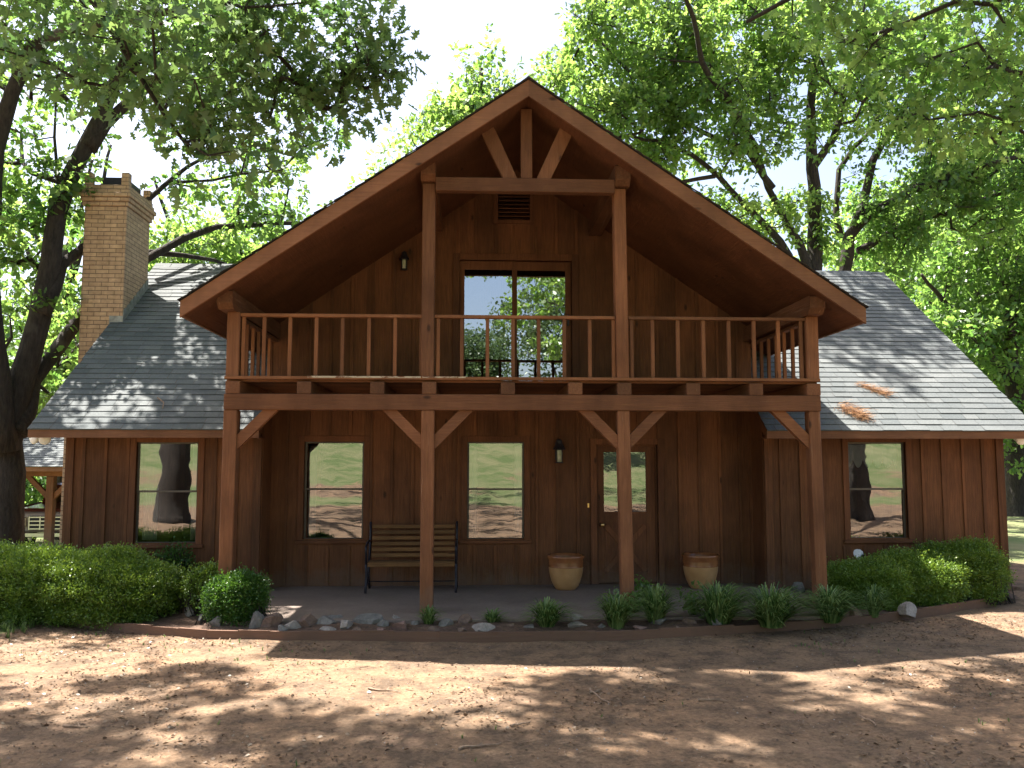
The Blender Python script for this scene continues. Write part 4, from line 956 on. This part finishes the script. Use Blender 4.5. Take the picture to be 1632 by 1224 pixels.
limbs = [[(ft[0], ft[1], -.2, .5), (ft[0], ft[1], .5, .38), (ft[0]-.1, ft[1], 3, .34), (ft[0]-.3, ft[1]+.2, 5, .3), (ft[0]-.4, ft[1]+.5, 9, .2), (ft[0]-.5, ft[1]+.8, 12, .1)],
         arc((ft[0]-.3, ft[1]+.2, 4.8), (5.0, 7.3, 6.3), .2, .06, 1.6), arc((5.3, 7.0, 6.5), (2.8, 8.0, 6.4), .05, .02, .25), arc((5.6, 6.8, 6.6), (5.4, 8.2, 5.2), .04, .015, .3),
         arc((ft[0]-.4, ft[1]+.4, 6.5), (3.5, 4.5, 10.2), .2, .05, 1.2), arc((ft[0]-.4, ft[1]+.4, 6), (3.0, -3.4, 7.2), .18, .05, 1.2), arc((ft[0]-.4, ft[1]+.4, 8), (7, 8.5, 9.8), .15, .05, 1)]
fgc = [(1500, 50, 140, 60, 7.8, .7, 19), (1590, 170, 80, 90, 7.9, .6, 13), (1330, 40, 130, 45, 8.0, .5, 10), (1500, 180, 60, 50, 8, .5, 5)]
make_tree2('oak_tree', 'foreground oak whose yellow green leaves hang across the top right corner', limbs, fgc,
           [(5.2, 9.2, 10.8, 2.0, 1.8, .8, 60), (4, 4.5, 10, 3.5, 2.5, .8, 36), (8.5, 7.5, 10, 2.4, 2.5, 1.2, 22), (5.5, -4, 10.5, 5, 4.5, 1.5, 150), (6, -12, 10.5, 5, 4, 1, 110), (2.6, -3.4, 6.8, 1.6, 1.2, 1.6, 26), (9.5, 0, 9, 2.5, 3, 1.8, 30)],  # clumps beyond the view, mostly added for shade on yard and mirrored ground
           (ft[0], ft[1], 0), 42, leaf='leaf_light', sprigs=6, per=7, size=.12, clump_r=.38, tmpl=LOBED, twig_w=.0065, step=.3)
# trees across the lawn behind the camera, mirrored in the upstairs glass
for i, (x, y, h, sd_) in enumerate(((6.2, -27, 13, 51), (.6, -42, 8, 52), (18, -34, 10, 53), (-16, -36, 10, 54))):
    z = float(gz(x, y)); limbs = [[(x, y, z-.2, .4), (x, y, z+3, .28), (x+.3, y, z+h*.8, .1)], [(x, y, z+2.5, .15), (x-1.6, y+.4, z+h*.6, .05)], [(x, y, z+2.8, .15), (x+1.7, y-.3, z+h*.6, .05)]]
    make_tree2('oak_tree', ['lawn oak mirrored in the right balcony door pane', 'small lawn tree mirrored low in the left balcony door pane', 'lawn oak standing far to the right behind the viewer', 'lawn oak standing far to the left behind the viewer'][i], limbs, [],
               [], (x, y, z), sd_, sprigs=7, per=8, size=.24, clump_r=.8, tmpl=HEXA) if False else None
    rng = np.random.default_rng(sd_); t = empty('oak_tree', (x, y, z), ['lawn oak mirrored in the right balcony door pane', 'small lawn tree mirrored low in the left balcony door pane', 'lawn oak standing far to the right behind the viewer', 'lawn oak standing far to the left behind the viewer'][i], 'tree')
    mb = MB()
    for L in limbs: mb.tube([p[:3] for p in L], [p[3] for p in L], 8)
    mb.build('trunk', M['bark'], t, smooth=True)
    k = 260; c = rng.normal(0, 1, (k, 3)); c /= np.linalg.norm(c, axis=1, keepdims=True); c = c*rng.uniform(.3, 1, (k, 1))*np.array([h*.38, h*.35, h*.34])+np.array([x, y, z+h*.66])
    pos = (c[:, None]+rng.normal(0, .38, (k, 34, 3))).reshape(-1, 3); V = leaves(pos, rng.normal(0, 1, pos.shape), .26, HEXA, rng)
    np_mesh('crown', V, len(HEXA), np.repeat(rng.normal(.5, .2, k), 34), M['leaf_dim'], t)

# ------------------------------------------------------------------ hedges and shrubs
def shrub(name, label, cat, lumps, n_sprigs, leafm, size=.028, seed=1, per=13, base_z=.05, mixlight=None, loc=None):
    """lumps: (x,y,z,rx,ry,rz) ellipsoid-ish boxes; leaves on their outer shell"""
    rng = np.random.default_rng(seed); loc = loc or (lumps[0][0], lumps[0][1], base_z); t = empty(name, loc, label, cat)
    L = np.array(lumps); wts = L[:, 3]*L[:, 5]; pick = rng.choice(len(L), n_sprigs, p=wts/wts.sum())
    v = rng.normal(0, 1, (n_sprigs, 3)); v /= np.linalg.norm(v, axis=1, keepdims=True); pw = 2.6
    s = (np.abs(v)**pw).sum(1, keepdims=True)**(-1/pw); dirn = v.copy(); v = v*s
    nz = 1+.16*np.array([math.sin(5*a[0]+3*b0)+math.sin(6*a[1]+2*a[2]*5) for a, b0 in zip(v, pick)])[:, None]*.5
    rad = rng.uniform(.80, 1.05, (n_sprigs, 1)); q = L[pick]; pos = q[:, :3]+v*rad*nz*q[:, 3:6]
    # drop sprigs well inside another lump
    keep = np.ones(n_sprigs, bool)
    for l in L:
        u = (((np.abs(pos-l[:3])/l[3:6])**pw).sum(1))**(1/pw); keep &= u > .74
    keep &= pos[:, 2] > base_z+.02
    pos = pos[keep]; dirn = dirn[keep]; K = len(pos)
    off = rng.normal(0, size*1.15, (K, per, 3)); lp = (pos[:, None]+off+dirn[:, None]*rng.uniform(-.05, .045, (K, per, 1))).reshape(-1, 3)
    ld = (dirn[:, None]*.7+rng.normal(0, .6, (K, per, 3))+np.array([0, 0, .3])).reshape(-1, 3)
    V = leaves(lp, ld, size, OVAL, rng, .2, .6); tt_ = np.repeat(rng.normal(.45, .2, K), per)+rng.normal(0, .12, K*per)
    sh = rng.choice(K, K//45, replace=False); sp2 = []; st_ = MB()
    for i in sh:
        if dirn[i][2] < -.1: continue
        d_ = dirn[i]*.6+np.array([0, 0, .7])+rng.normal(0, .25, 3); d_ /= np.linalg.norm(d_); l_ = rng.uniform(.05, .15); e_ = pos[i]+d_*l_
        st_.tube([tuple(pos[i]), tuple(e_)], [.003, .0015], 3, .5, False); uu = rng.uniform(.2, 1, (9, 1)); sp2.append(pos[i]+d_*l_*uu+rng.normal(0, size*.35, (9, 3)))
    if sp2:
        sp2 = np.concatenate(sp2); V = np.concatenate([V, leaves(sp2, rng.normal(0, 1, sp2.shape)+np.array([0, 0, .6]), size, OVAL, rng, .2, .4)]); tt_ = np.concatenate([tt_, rng.normal(.75, .15, len(sp2))])
        tag(st_.build('shoots', M['bark'], t), kind='stuff')
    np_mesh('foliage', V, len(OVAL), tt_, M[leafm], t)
    # woody inside: stems from the ground to the shell plus inner leaf mass
    mb = MB(); idx = rng.choice(K, min(K, 420), replace=False)
    for i in idx:
        b0 = np.array([pos[i][0]*.85+loc[0]*.15 if len(L) == 1 else pos[i][0]+rng.normal(0, .08), pos[i][1]+(L[:, 1].mean()-pos[i][1])*.6, base_z-.03]); m_ = (b0+pos[i])/2+rng.normal(0, .03, 3)
        mb.tube([tuple(b0), tuple(m_), tuple(pos[i])], [.009, .006, .003], 4, .5, cap=False)
    mb.build('stems', M['bark'], t)
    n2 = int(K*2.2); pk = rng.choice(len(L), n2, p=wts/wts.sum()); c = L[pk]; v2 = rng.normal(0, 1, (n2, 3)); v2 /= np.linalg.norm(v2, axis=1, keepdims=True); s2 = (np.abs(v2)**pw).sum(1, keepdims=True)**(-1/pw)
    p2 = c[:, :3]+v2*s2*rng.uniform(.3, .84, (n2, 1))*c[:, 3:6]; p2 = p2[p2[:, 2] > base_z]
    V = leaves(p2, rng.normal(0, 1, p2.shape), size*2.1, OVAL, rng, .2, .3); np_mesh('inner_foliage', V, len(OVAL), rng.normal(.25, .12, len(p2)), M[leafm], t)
    print(name, 'leaves', len(lp)); return t
shrub('hedge_bush', 'broad sunlit hedge bush at the left edge of the yard', 'bush', [(-5.9, 10.9, .40, .75, .55, .44), (-5.15, 10.85, .40, .55, .6, .43), (-6.9, 11.0, .38, .7, .5, .45)], 15000, 'box_light', seed=61, loc=(-5.8, 10.9, 0))
shrub('hedge_bush', 'rounded hedge bush below the left window, its right end in sun', 'bush', [(-4.45, 10.75, .39, .55, .62, .42), (-4.0, 10.65, .34, .40, .58, .34)], 12000, 'box_light', seed=62, loc=(-4.2, 10.7, 0))
shrub('hedge_bush', 'dark green clipped hedge below the right window', 'bush', [(5.15, 10.95, .31, .50, .42, .30), (5.85, 11.2, .34, .6, .42, .33), (6.72, 11.5, .40, .58, .38, .38)], 16000, 'box_light', seed=63, loc=(5.7, 11.2, 0))
c = G(365, 1003, .06)
shrub('small_shrub', 'small round boxwood shrub beside the leftmost porch post', 'bush', [(c[0], c[1]+.25, .33, .27, .25, .27), (c[0]+.12, c[1]+.22, .40, .18, .2, .2)], 3600, 'box', seed=64)
c = G(312, 940, .3)
shrub('small_shrub', 'airy light green shrub between the long hedge and the small round shrub', 'bush', [(-3.2, 10.6, .42, .18, .2, .22)], 420, 'box_light', seed=65, size=.032)
shrub('small_shrub', 'dim reddish green shrub under the left window behind the hedge', 'bush', [(-3.95, 11.72, .40, .26, .16, .36)], 260, 'box', seed=66, size=.035)

# ------------------------------------------------------------------ grass clumps
def blades(x, y, z, n_, h, spread, seed, lean=0.):
    rng = np.random.default_rng(seed); V = []; T = []
    for i in range(n_):
        a = rng.uniform(0, 2*math.pi); r0 = rng.uniform(0, .06)*spread/.3; out = rng.uniform(.15, 1.)*spread; hh = h*rng.uniform(.5, 1.25)*(1-.3*(out/spread)**2); w = (.0085 if n_ > 40 else .0028)*rng.uniform(.7, 1.3)
        bx_, by_ = x+r0*math.cos(a), y+r0*math.sin(a); dx, dy = math.cos(a)+lean, math.sin(a)*.8-.15; sx, sy = -math.sin(a)*w, math.cos(a)*w; prev = None; t_ = rng.uniform(0, 1)
        for k in range(6):
            u = k/5; px = bx_+dx*out*u**1.5; py = by_+dy*out*u**1.5; pz = z+hh*math.sin(min(u*2.0, 2.6)*.95)*(1 if u < .9 else .97); ww = 1-.85*u**2
            cur = ((px-sx*ww, py-sy*ww, pz), (px+sx*ww, py+sy*ww, pz))
            if prev: V.append((prev[0], prev[1], cur[1], cur[0])); T.append(t_)
            prev = cur
    return np.array(V), np.array(T)
GR = [(682, 1003, 150, .15, .10, 'small grass tuft at the foot of the second porch post'), (785, 1000, 110, .12, .12, 'small low grass tuft right of the long white stone'),
      (873, 1003, 330, .19, .22, 'dark grass clump in front of the left pot'), (985, 1004, 380, .24, .22, 'grass clump directly in front of the third porch post'), (1048, 998, 330, .27, .2, 'grass clump right of the third porch post with leafy stems around it'),
      (1150, 998, 520, .28, .34, 'large spreading grass clump in front of the right pot'), (1235, 1000, 520, .27, .36, 'large spreading grass clump left of the rightmost post'),
      (1330, 993, 420, .24, .28, 'grass clump at the foot of the rightmost post'), (1400, 985, 260, .22, .14, 'upright grass clump in front of the right hedge')]
for i, (px, py, n_, h, sp_, lab) in enumerate(GR):
    g = G(px, py, .08); V, T = blades(g[0], g[1]+.12, .07, int(n_*1.0), h*1.45, sp_*1.9, 200+i, .15)
    o = np_mesh('grass_clump', V, 4, T, M['blade'], None, (g[0], g[1]+.12, .07)); tag(o, lab, 'grass clump', 'grass clumps in the flower bed')
for i, (px, py, r_, lab) in enumerate(((1003, 985, .2, 'leafy green plant left of and around the third porch post'), (1028, 975, .16, 'light leafy plant behind the grass right of the third post'), (1108, 990, .14, 'bright soft green plant left of the large grass clump'), (1320, 978, .13, 'leafy green plant behind the grass at the rightmost post'))):
    g = G(px, py, .08); rng = np.random.default_rng(300+i); t = empty('leafy_plant', (g[0], g[1], .07), lab, 'plant', 'leafy plants in the flower bed'); mb = MB(); pos = []
    for k in range(26):
        v = rng.normal(0, 1, 3); e = np.array([g[0]+v[0]*r_*.6, g[1]+.1+v[1]*r_*.5, .1+abs(v[2])*r_*.8+.08]); mb.tube([(g[0], g[1]+.1, .05), tuple(e)], [.004, .002], 4, .5, False); pos.append(e+rng.normal(0, .035, (9, 3)))
    mb.build('stems', M['blade'], t); pos = np.concatenate(pos); V = leaves(pos, rng.normal(0, 1, pos.shape), .055, HEXA, rng); np_mesh('foliage', V, len(HEXA), rng.normal(.6, .2, len(pos)), M['leaf'], t)

# ------------------------------------------------------------------ ornament behind the right hedge
c = P(1368, 884, 11.7)
oo = rock_mesh(.07, .07, .09, 901, M['whiteglaze'], 'garden_ornament'); oo.location = (c[0], 11.7, c[2]); tag(oo, 'rounded white garden ornament showing above the right hedge below the window', 'ornament')
st = MB().tube([(c[0], 11.7, 0), (c[0], 11.7, c[2]-.05)], .012, 8); o = st.build('stake', M['iron']); o.parent = oo; o.location = -oo.location; o.rotation_euler = (0, 0, 0)
o2 = MB().lathe([(0, .0), (.02, .006), (.021, .012), (0, .02)], sides=12); o2.v = [(p[0]+c[0]+.03, 11.64-p[2]*.5, p[1]+c[2]-.01) for p in o2.v]; q = o2.build('eye', M['iron']); q.parent = oo; q.location = -oo.location

# ------------------------------------------------------------------ litter, pebbles, sticks
rng = np.random.default_rng(91)
def scatter(n_, xr, yr, dens):
    x = rng.uniform(*xr, n_*4); y = rng.uniform(*yr, n_*4); k = rng.random(n_*4) < dens(x, y); return x[k][:n_], y[k][:n_]
dl = lambda x, y: np.clip(.10 + (fbm(x*.9+5, y*.9, 4) > .06)*.6 + .95*smooth(3.0, 4.6, x)*smooth(6.7, 7.1, y)*smooth(8.4, 7.7, y), 0, 1)
x, y = scatter(14000, (-7, 8.5), (4.6, 10.6), dl); ok = y < edge_y(x)-.03; x, y = x[ok], y[ok]; z = gz(x, y)+.008
pos = np.stack([x, y, z], 1); dr = rng.normal(0, 1, pos.shape); dr[:, 2] *= .25
V = leaves(pos, dr, .036, OVAL, rng, .5, 1.6); V[:, :, 2] = np.maximum(V[:, :, 2], gz(V[:, :, 0], V[:, :, 1])+.002)
o = np_mesh('leaf_litter', V, len(OVAL), rng.random(len(pos)), M['dryleaf']); tag(o, 'scattered dry brown leaves on the dirt yard', 'leaf litter', kind='stuff')
def bits(name, n_, smin, smax, m, dens, lab, cat, ylim=(3.3, 11)):
    x, y = scatter(n_, (-7, 9), ylim, dens); ok = y < edge_y(x)-.03; x, y = x[ok], y[ok]; z = gz(x, y); n_ = len(x)
    base = np.array([(1, 0, 0), (0, 1, 0), (-1, 0, 0), (0, -1, 0), (0, 0, .8), (0, 0, -.8)]); tri = [(0, 1, 4), (1, 2, 4), (2, 3, 4), (3, 0, 4), (1, 0, 5), (2, 1, 5), (3, 2, 5), (0, 3, 5)]
    s = (smin+(smax-smin)*rng.random(n_)**3)[:, None, None]; vv = (base[None]*(1+rng.uniform(-.35, .35, (n_, 6, 3)))*s) + np.stack([x, y, z+s[:, 0, 0]*.25], 1)[:, None]
    Vt = vv[:, np.array(tri)].reshape(-1, 3, 3); o = np_mesh(name, Vt, 3, np.repeat(rng.random(n_), 8), m); tag(o, lab, cat, kind='stuff')
bits('pebbles', 4200, .002, .009, M['rock_pale'], lambda x, y: np.clip(.2+(fbm(x*1.5, y*1.5+9, 3) > .05)*.6, 0, 1), 'small pale pebbles scattered over the dirt yard', 'pebbles')
bits('dirt_clods', 8000, .004, .013, M['clod'], lambda x, y: np.clip(.07+(fbm(x*1.3+40, y*1.3, 4) > .05)*.9, 0, 1), 'dark clods and mulch crumbs on the dirt yard', 'dirt')
x, y = scatter(420, (-7, 9), (5, 10.8), lambda x, y: np.clip((fbm(x*.8+70, y*.8, 3) > .1)*.8+.03, 0, 1)); VV = []; TT = []
for i, (a, b_) in enumerate(zip(x, y)):
    if b_ < edge_y(a)-.05: V, T = blades(a, b_, float(gz(a, b_)), 5, .035, .03, 500+i); VV.append(V); TT.append(T)
for i in range(150):
    a, b_ = rng.uniform(-7, -5.0), rng.uniform(9.6, 10.4); V, T = blades(a, b_, float(gz(a, b_)), 16, .10, .08, 1500+i); VV.append(V); TT.append(T)
o = np_mesh('grass', np.concatenate(VV), 4, np.concatenate(TT), M['blade']); tag(o, 'sparse short green grass sprouting from the dirt', 'grass', kind='stuff')
tw = MB(); rr = random.Random(55)
for k in range(420):
    x, y = rr.uniform(-6.5, 8), rr.uniform(5.2, 9.6)
    if y > edge_y(x)-.1: continue
    a = rr.uniform(0, 3.14); l_ = rr.uniform(.02, .09); p0 = Vector((x, y, float(gz(x, y))+.005)); p1 = p0+Vector((math.cos(a)*l_, math.sin(a)*l_, 0)); pm = (p0+p1)/2+Vector((rr.gauss(0, .006), rr.gauss(0, .006), .004)); p1.z = float(gz(p1.x, p1.y))+.005
    tw.tube([p0, pm, p1], [.0028, .0022, .0012], 4, rr.random())
tag(tw.build('twig_litter', M['stick']), 'tiny broken twigs strewn over the dirt yard', 'twigs', kind='stuff')
STK = [((728, 1194), (800, 1187), 'pale forked stick lying in the middle of the yard, nearest the camera'), ((830-20, 1160), (845, 1154), 'short stick on the dirt at the centre of the yard'), ((935, 1100), (975, 1125), 'thin curved twig in the sunny patch right of centre'), ((940, 1108), (958, 1101), 'broken twig piece beside the sunny patch right of centre'),
       ((100, 1158), (148, 1160), 'grey stick in the dappled light at the left'), ((590, 1100), (640, 1108), 'dark twig lying left of the large sunny patch'), ((1110, 1118), (1160, 1119), 'dark stick lying right of the sunny patch'), ((1370, 1140), (1400, 1160), 'brown twig in the sunlight at the lower right')]
for i, (a, b_, lab) in enumerate(STK):
    a, b_ = Vector(G(*a)), Vector(G(*b_)); m_ = MB(); pts = []; rr = random.Random(i)
    for k in range(7):
        p = a.lerp(b_, k/6)+Vector((rr.gauss(0, .012), rr.gauss(0, .012), 0)); p.z = float(gz(p.x, p.y))+.012; pts.append(p)
    m_.tube(pts, [.010*(1-.6*k/6) for k in range(7)], 6); q = pts[3]; m_.tube([q, q+Vector((rr.uniform(-.1, .1), rr.uniform(.04, .09), .01))], [.005, .002], 5)
    o = m_.build('stick', M['stick'], None, loc=tuple(a)); tag(o, lab, 'stick', 'sticks on the dirt yard')
# pine straw on the roof
rzf = lambda y: EZ+(RZ-EZ)*(y-EY)/(RY-EY)
def on_roof(px, py):
    d = _ray(px, py); k = (EZ+.02-CZ-(RZ-EZ)/(RY-EY)*EY)/(d[2]-(RZ-EZ)/(RY-EY)*d[1]); q = d*k; return np.array([q[0], q[1], q[2]+CZ])
for i, (pa, pb, n_, lab) in enumerate((((1364, 613), (1412, 630), 260, 'thin bunch of orange pine straw higher on the right roof'), ((1338, 650), (1376, 668), 520, 'thick clump of orange pine straw lower on the right roof'))):
    a, b_ = on_roof(*pa), on_roof(*pb); rg = np.random.default_rng(700+i); m_ = MB()
    for k in range(n_):
        u = rg.random()**.8; c_ = a+(b_-a)*u+rg.normal(0, 1, 3)*np.array([.04, .03, .0])*(1.2 if i else .7); c_[2] = rzf(c_[1])+.025+abs(rg.normal(0, .045 if i else .02)); d_ = (b_-a)*.22+rg.normal(0, .09, 3)*np.array([1, .8, .45])
        m_.tube([tuple(c_), tuple(c_+d_*.8+np.array([0, 0, .008]))], [.0022, .0012], 3, rg.random(), False)
    o = m_.build('pine_straw', M['straw'], None, loc=tuple(a)); tag(o, lab, 'pine straw', 'pine straw on the right roof')
a, b_ = on_roof(251, 637), on_roof(259, 655); m_ = MB(); m_.tube([tuple(a+np.array([0, 0, .03])), tuple((a+b_)/2+np.array([.05, 0, .04])), tuple(b_+np.array([0, 0, .03]))], [.012, .01, .005], 6)
tag(m_.build('twig', M['stick'], None, loc=tuple(a)), 'dark curved twig lying on the left roof slope', 'twig')

# ------------------------------------------------------------------ carport and truck at the far left
GZC = -.42
cpx = P(80, 800, 22.0)[0]
cp = empty('carport', (cpx, 24, GZC), 'small open carport with grey shingle roof and brown braced posts at far left', 'carport')
E_, Rz_ = 1.78, 2.75; m_ = MB()
sv = Vector((0, 2.4, Rz_-E_)); shingles(m_, (-15.5, 21.6, E_), (1, 0, 0), sv.normalized(), 8.5, sv.length, .15); sv2 = Vector((0, -2.4, Rz_-E_)); shingles(m_, (-15.5, 26.4, E_), (1, 0, 0), sv2.normalized(), 8.5, sv2.length, .3)
m_.build('roof', M['shingle'], cp)
MB().prism([(21.63, E_-.09), (24, Rz_-.09), (26.37, E_-.09), (26.37, E_-.01), (24, Rz_-.01), (21.63, E_-.01)], -15.45, -7.05, 'x').build('roof_deck', M['soffit'], cp)
MB().box(-15.5, -7.0, 21.6, 21.63, E_-.12, E_).build('fascia', M['fascia'], cp)
MB().box(-15.3, -7.2, 21.95, 22.1, E_-.25, E_-.02).build('beam', M['beam'], cp)
for x in (cpx-3.6, cpx, cpx+3.2):
    MB().box(x-.09, x+.09, 21.93, 22.12, GZC-.1, E_-.251).build('post', M['post'], cp, bevel=.006)
    MB().box(x-.09, x+.09, 25.9, 26.08, GZC-.1, E_+.05).build('post', M['post'], cp, bevel=.006)
    for s_ in (-1, 1): MB().prism([(x+s_*.09, .95), (x+s_*.09, 1.12), (x+s_*.50, E_-.25), (x+s_*.65, E_-.25)][::s_], 21.98, 22.08, 'y').build('brace', M['beam'], cp)
tx, ty = P(80, 800, 23.2)[0], 23.0; z0 = GZC+.02
tr_ = empty('pickup_truck', (tx, ty, z0), 'cream and maroon vintage pickup truck parked in the carport at far left', 'truck')
b = MB(); b.prism([(ty+.05, z0+.45), (ty+4.6, z0+.45), (ty+4.6, z0+1.05), (ty+1.5, z0+1.08), (ty+.1, z0+.98), (ty+.0, z0+.9)], tx-.95, tx+.95, 'x'); b.build('body', M['truck'], tr_, bevel=.04)
b = MB(); b.prism([(ty+.06, z0+.985), (ty+1.45, z0+1.085), (ty+1.45, z0+1.15), (ty+.2, z0+1.07)], tx-.85, tx+.85, 'x'); b.build('hood', M['truckred'], tr_, bevel=.03)
b = MB(); b.prism([(ty+1.4, z0+1.09), (ty+2.9, z0+1.09), (ty+2.75, z0+1.62), (ty+1.8, z0+1.64)], tx-.8, tx+.8, 'x'); cb_ = b.build('cab', M['truckred'], tr_, bevel=.05)
MB().poly([(tx-.7, ty+1.43, z0+1.16), (tx+.7, ty+1.43, z0+1.16), (tx+.65, ty+1.73, z0+1.56), (tx-.65, ty+1.73, z0+1.56)]).build('windscreen', M['glass'], cb_)
b = MB()
for k in range(4): b.box(tx-.42, tx+.42, ty-.03, ty+.03, z0+.53+k*.1, z0+.56+k*.1)
for k in (-.42, -.14, .14, .40): b.box(tx+k, tx+k+.03, ty-.035, ty+.031, z0+.52, z0+.87)
b.build('grille', M['chrome'], tr_); MB().box(tx-.44, tx+.44, ty-.025, ty+.045, z0+.51, z0+.88).build('grille_backing', M['rubber'], tr_)
for s_ in (-1, 1):
    b = MB().box(tx+s_*.68-.19, tx+s_*.68+.19, ty-.04, ty+.04, z0+.60, z0+.85); h_ = b.build('headlight', M['chrome'], tr_, bevel=.02)
    MB().box(tx+s_*.68-.14, tx+s_*.68+.14, ty-.055, ty-.041, z0+.64, z0+.81).build('lens', M['lampglass'], h_, bevel=.01)
MB().box(tx-1.0, tx+1.0, ty-.14, ty-.06, z0+.33, z0+.46).build('bumper', M['chrome'], tr_, bevel=.02)
for s_ in (-1, 1):
    for y in (ty+.8, ty+3.7):
        b = MB(); b.lathe([(.2, -.1), (.33, -.1), (.36, -.05), (.36, .05), (.33, .1), (.2, .1)], sides=24); b.v = [(tx+s_*.85+p[2], y+p[0], z0+.34+p[1]) for p in b.v]; w_ = b.build('wheel', M['rubber'], tr_, smooth=True)
        b = MB(); b.lathe([(0, -.06), (.2, -.08), (.2, .08), (0, .06)], sides=20); b.v = [(tx+s_*.85+p[2], y+p[0], z0+.34+p[1]) for p in b.v]; b.build('rim', M['chrome'], w_)
print('objects', len(bpy.data.objects))
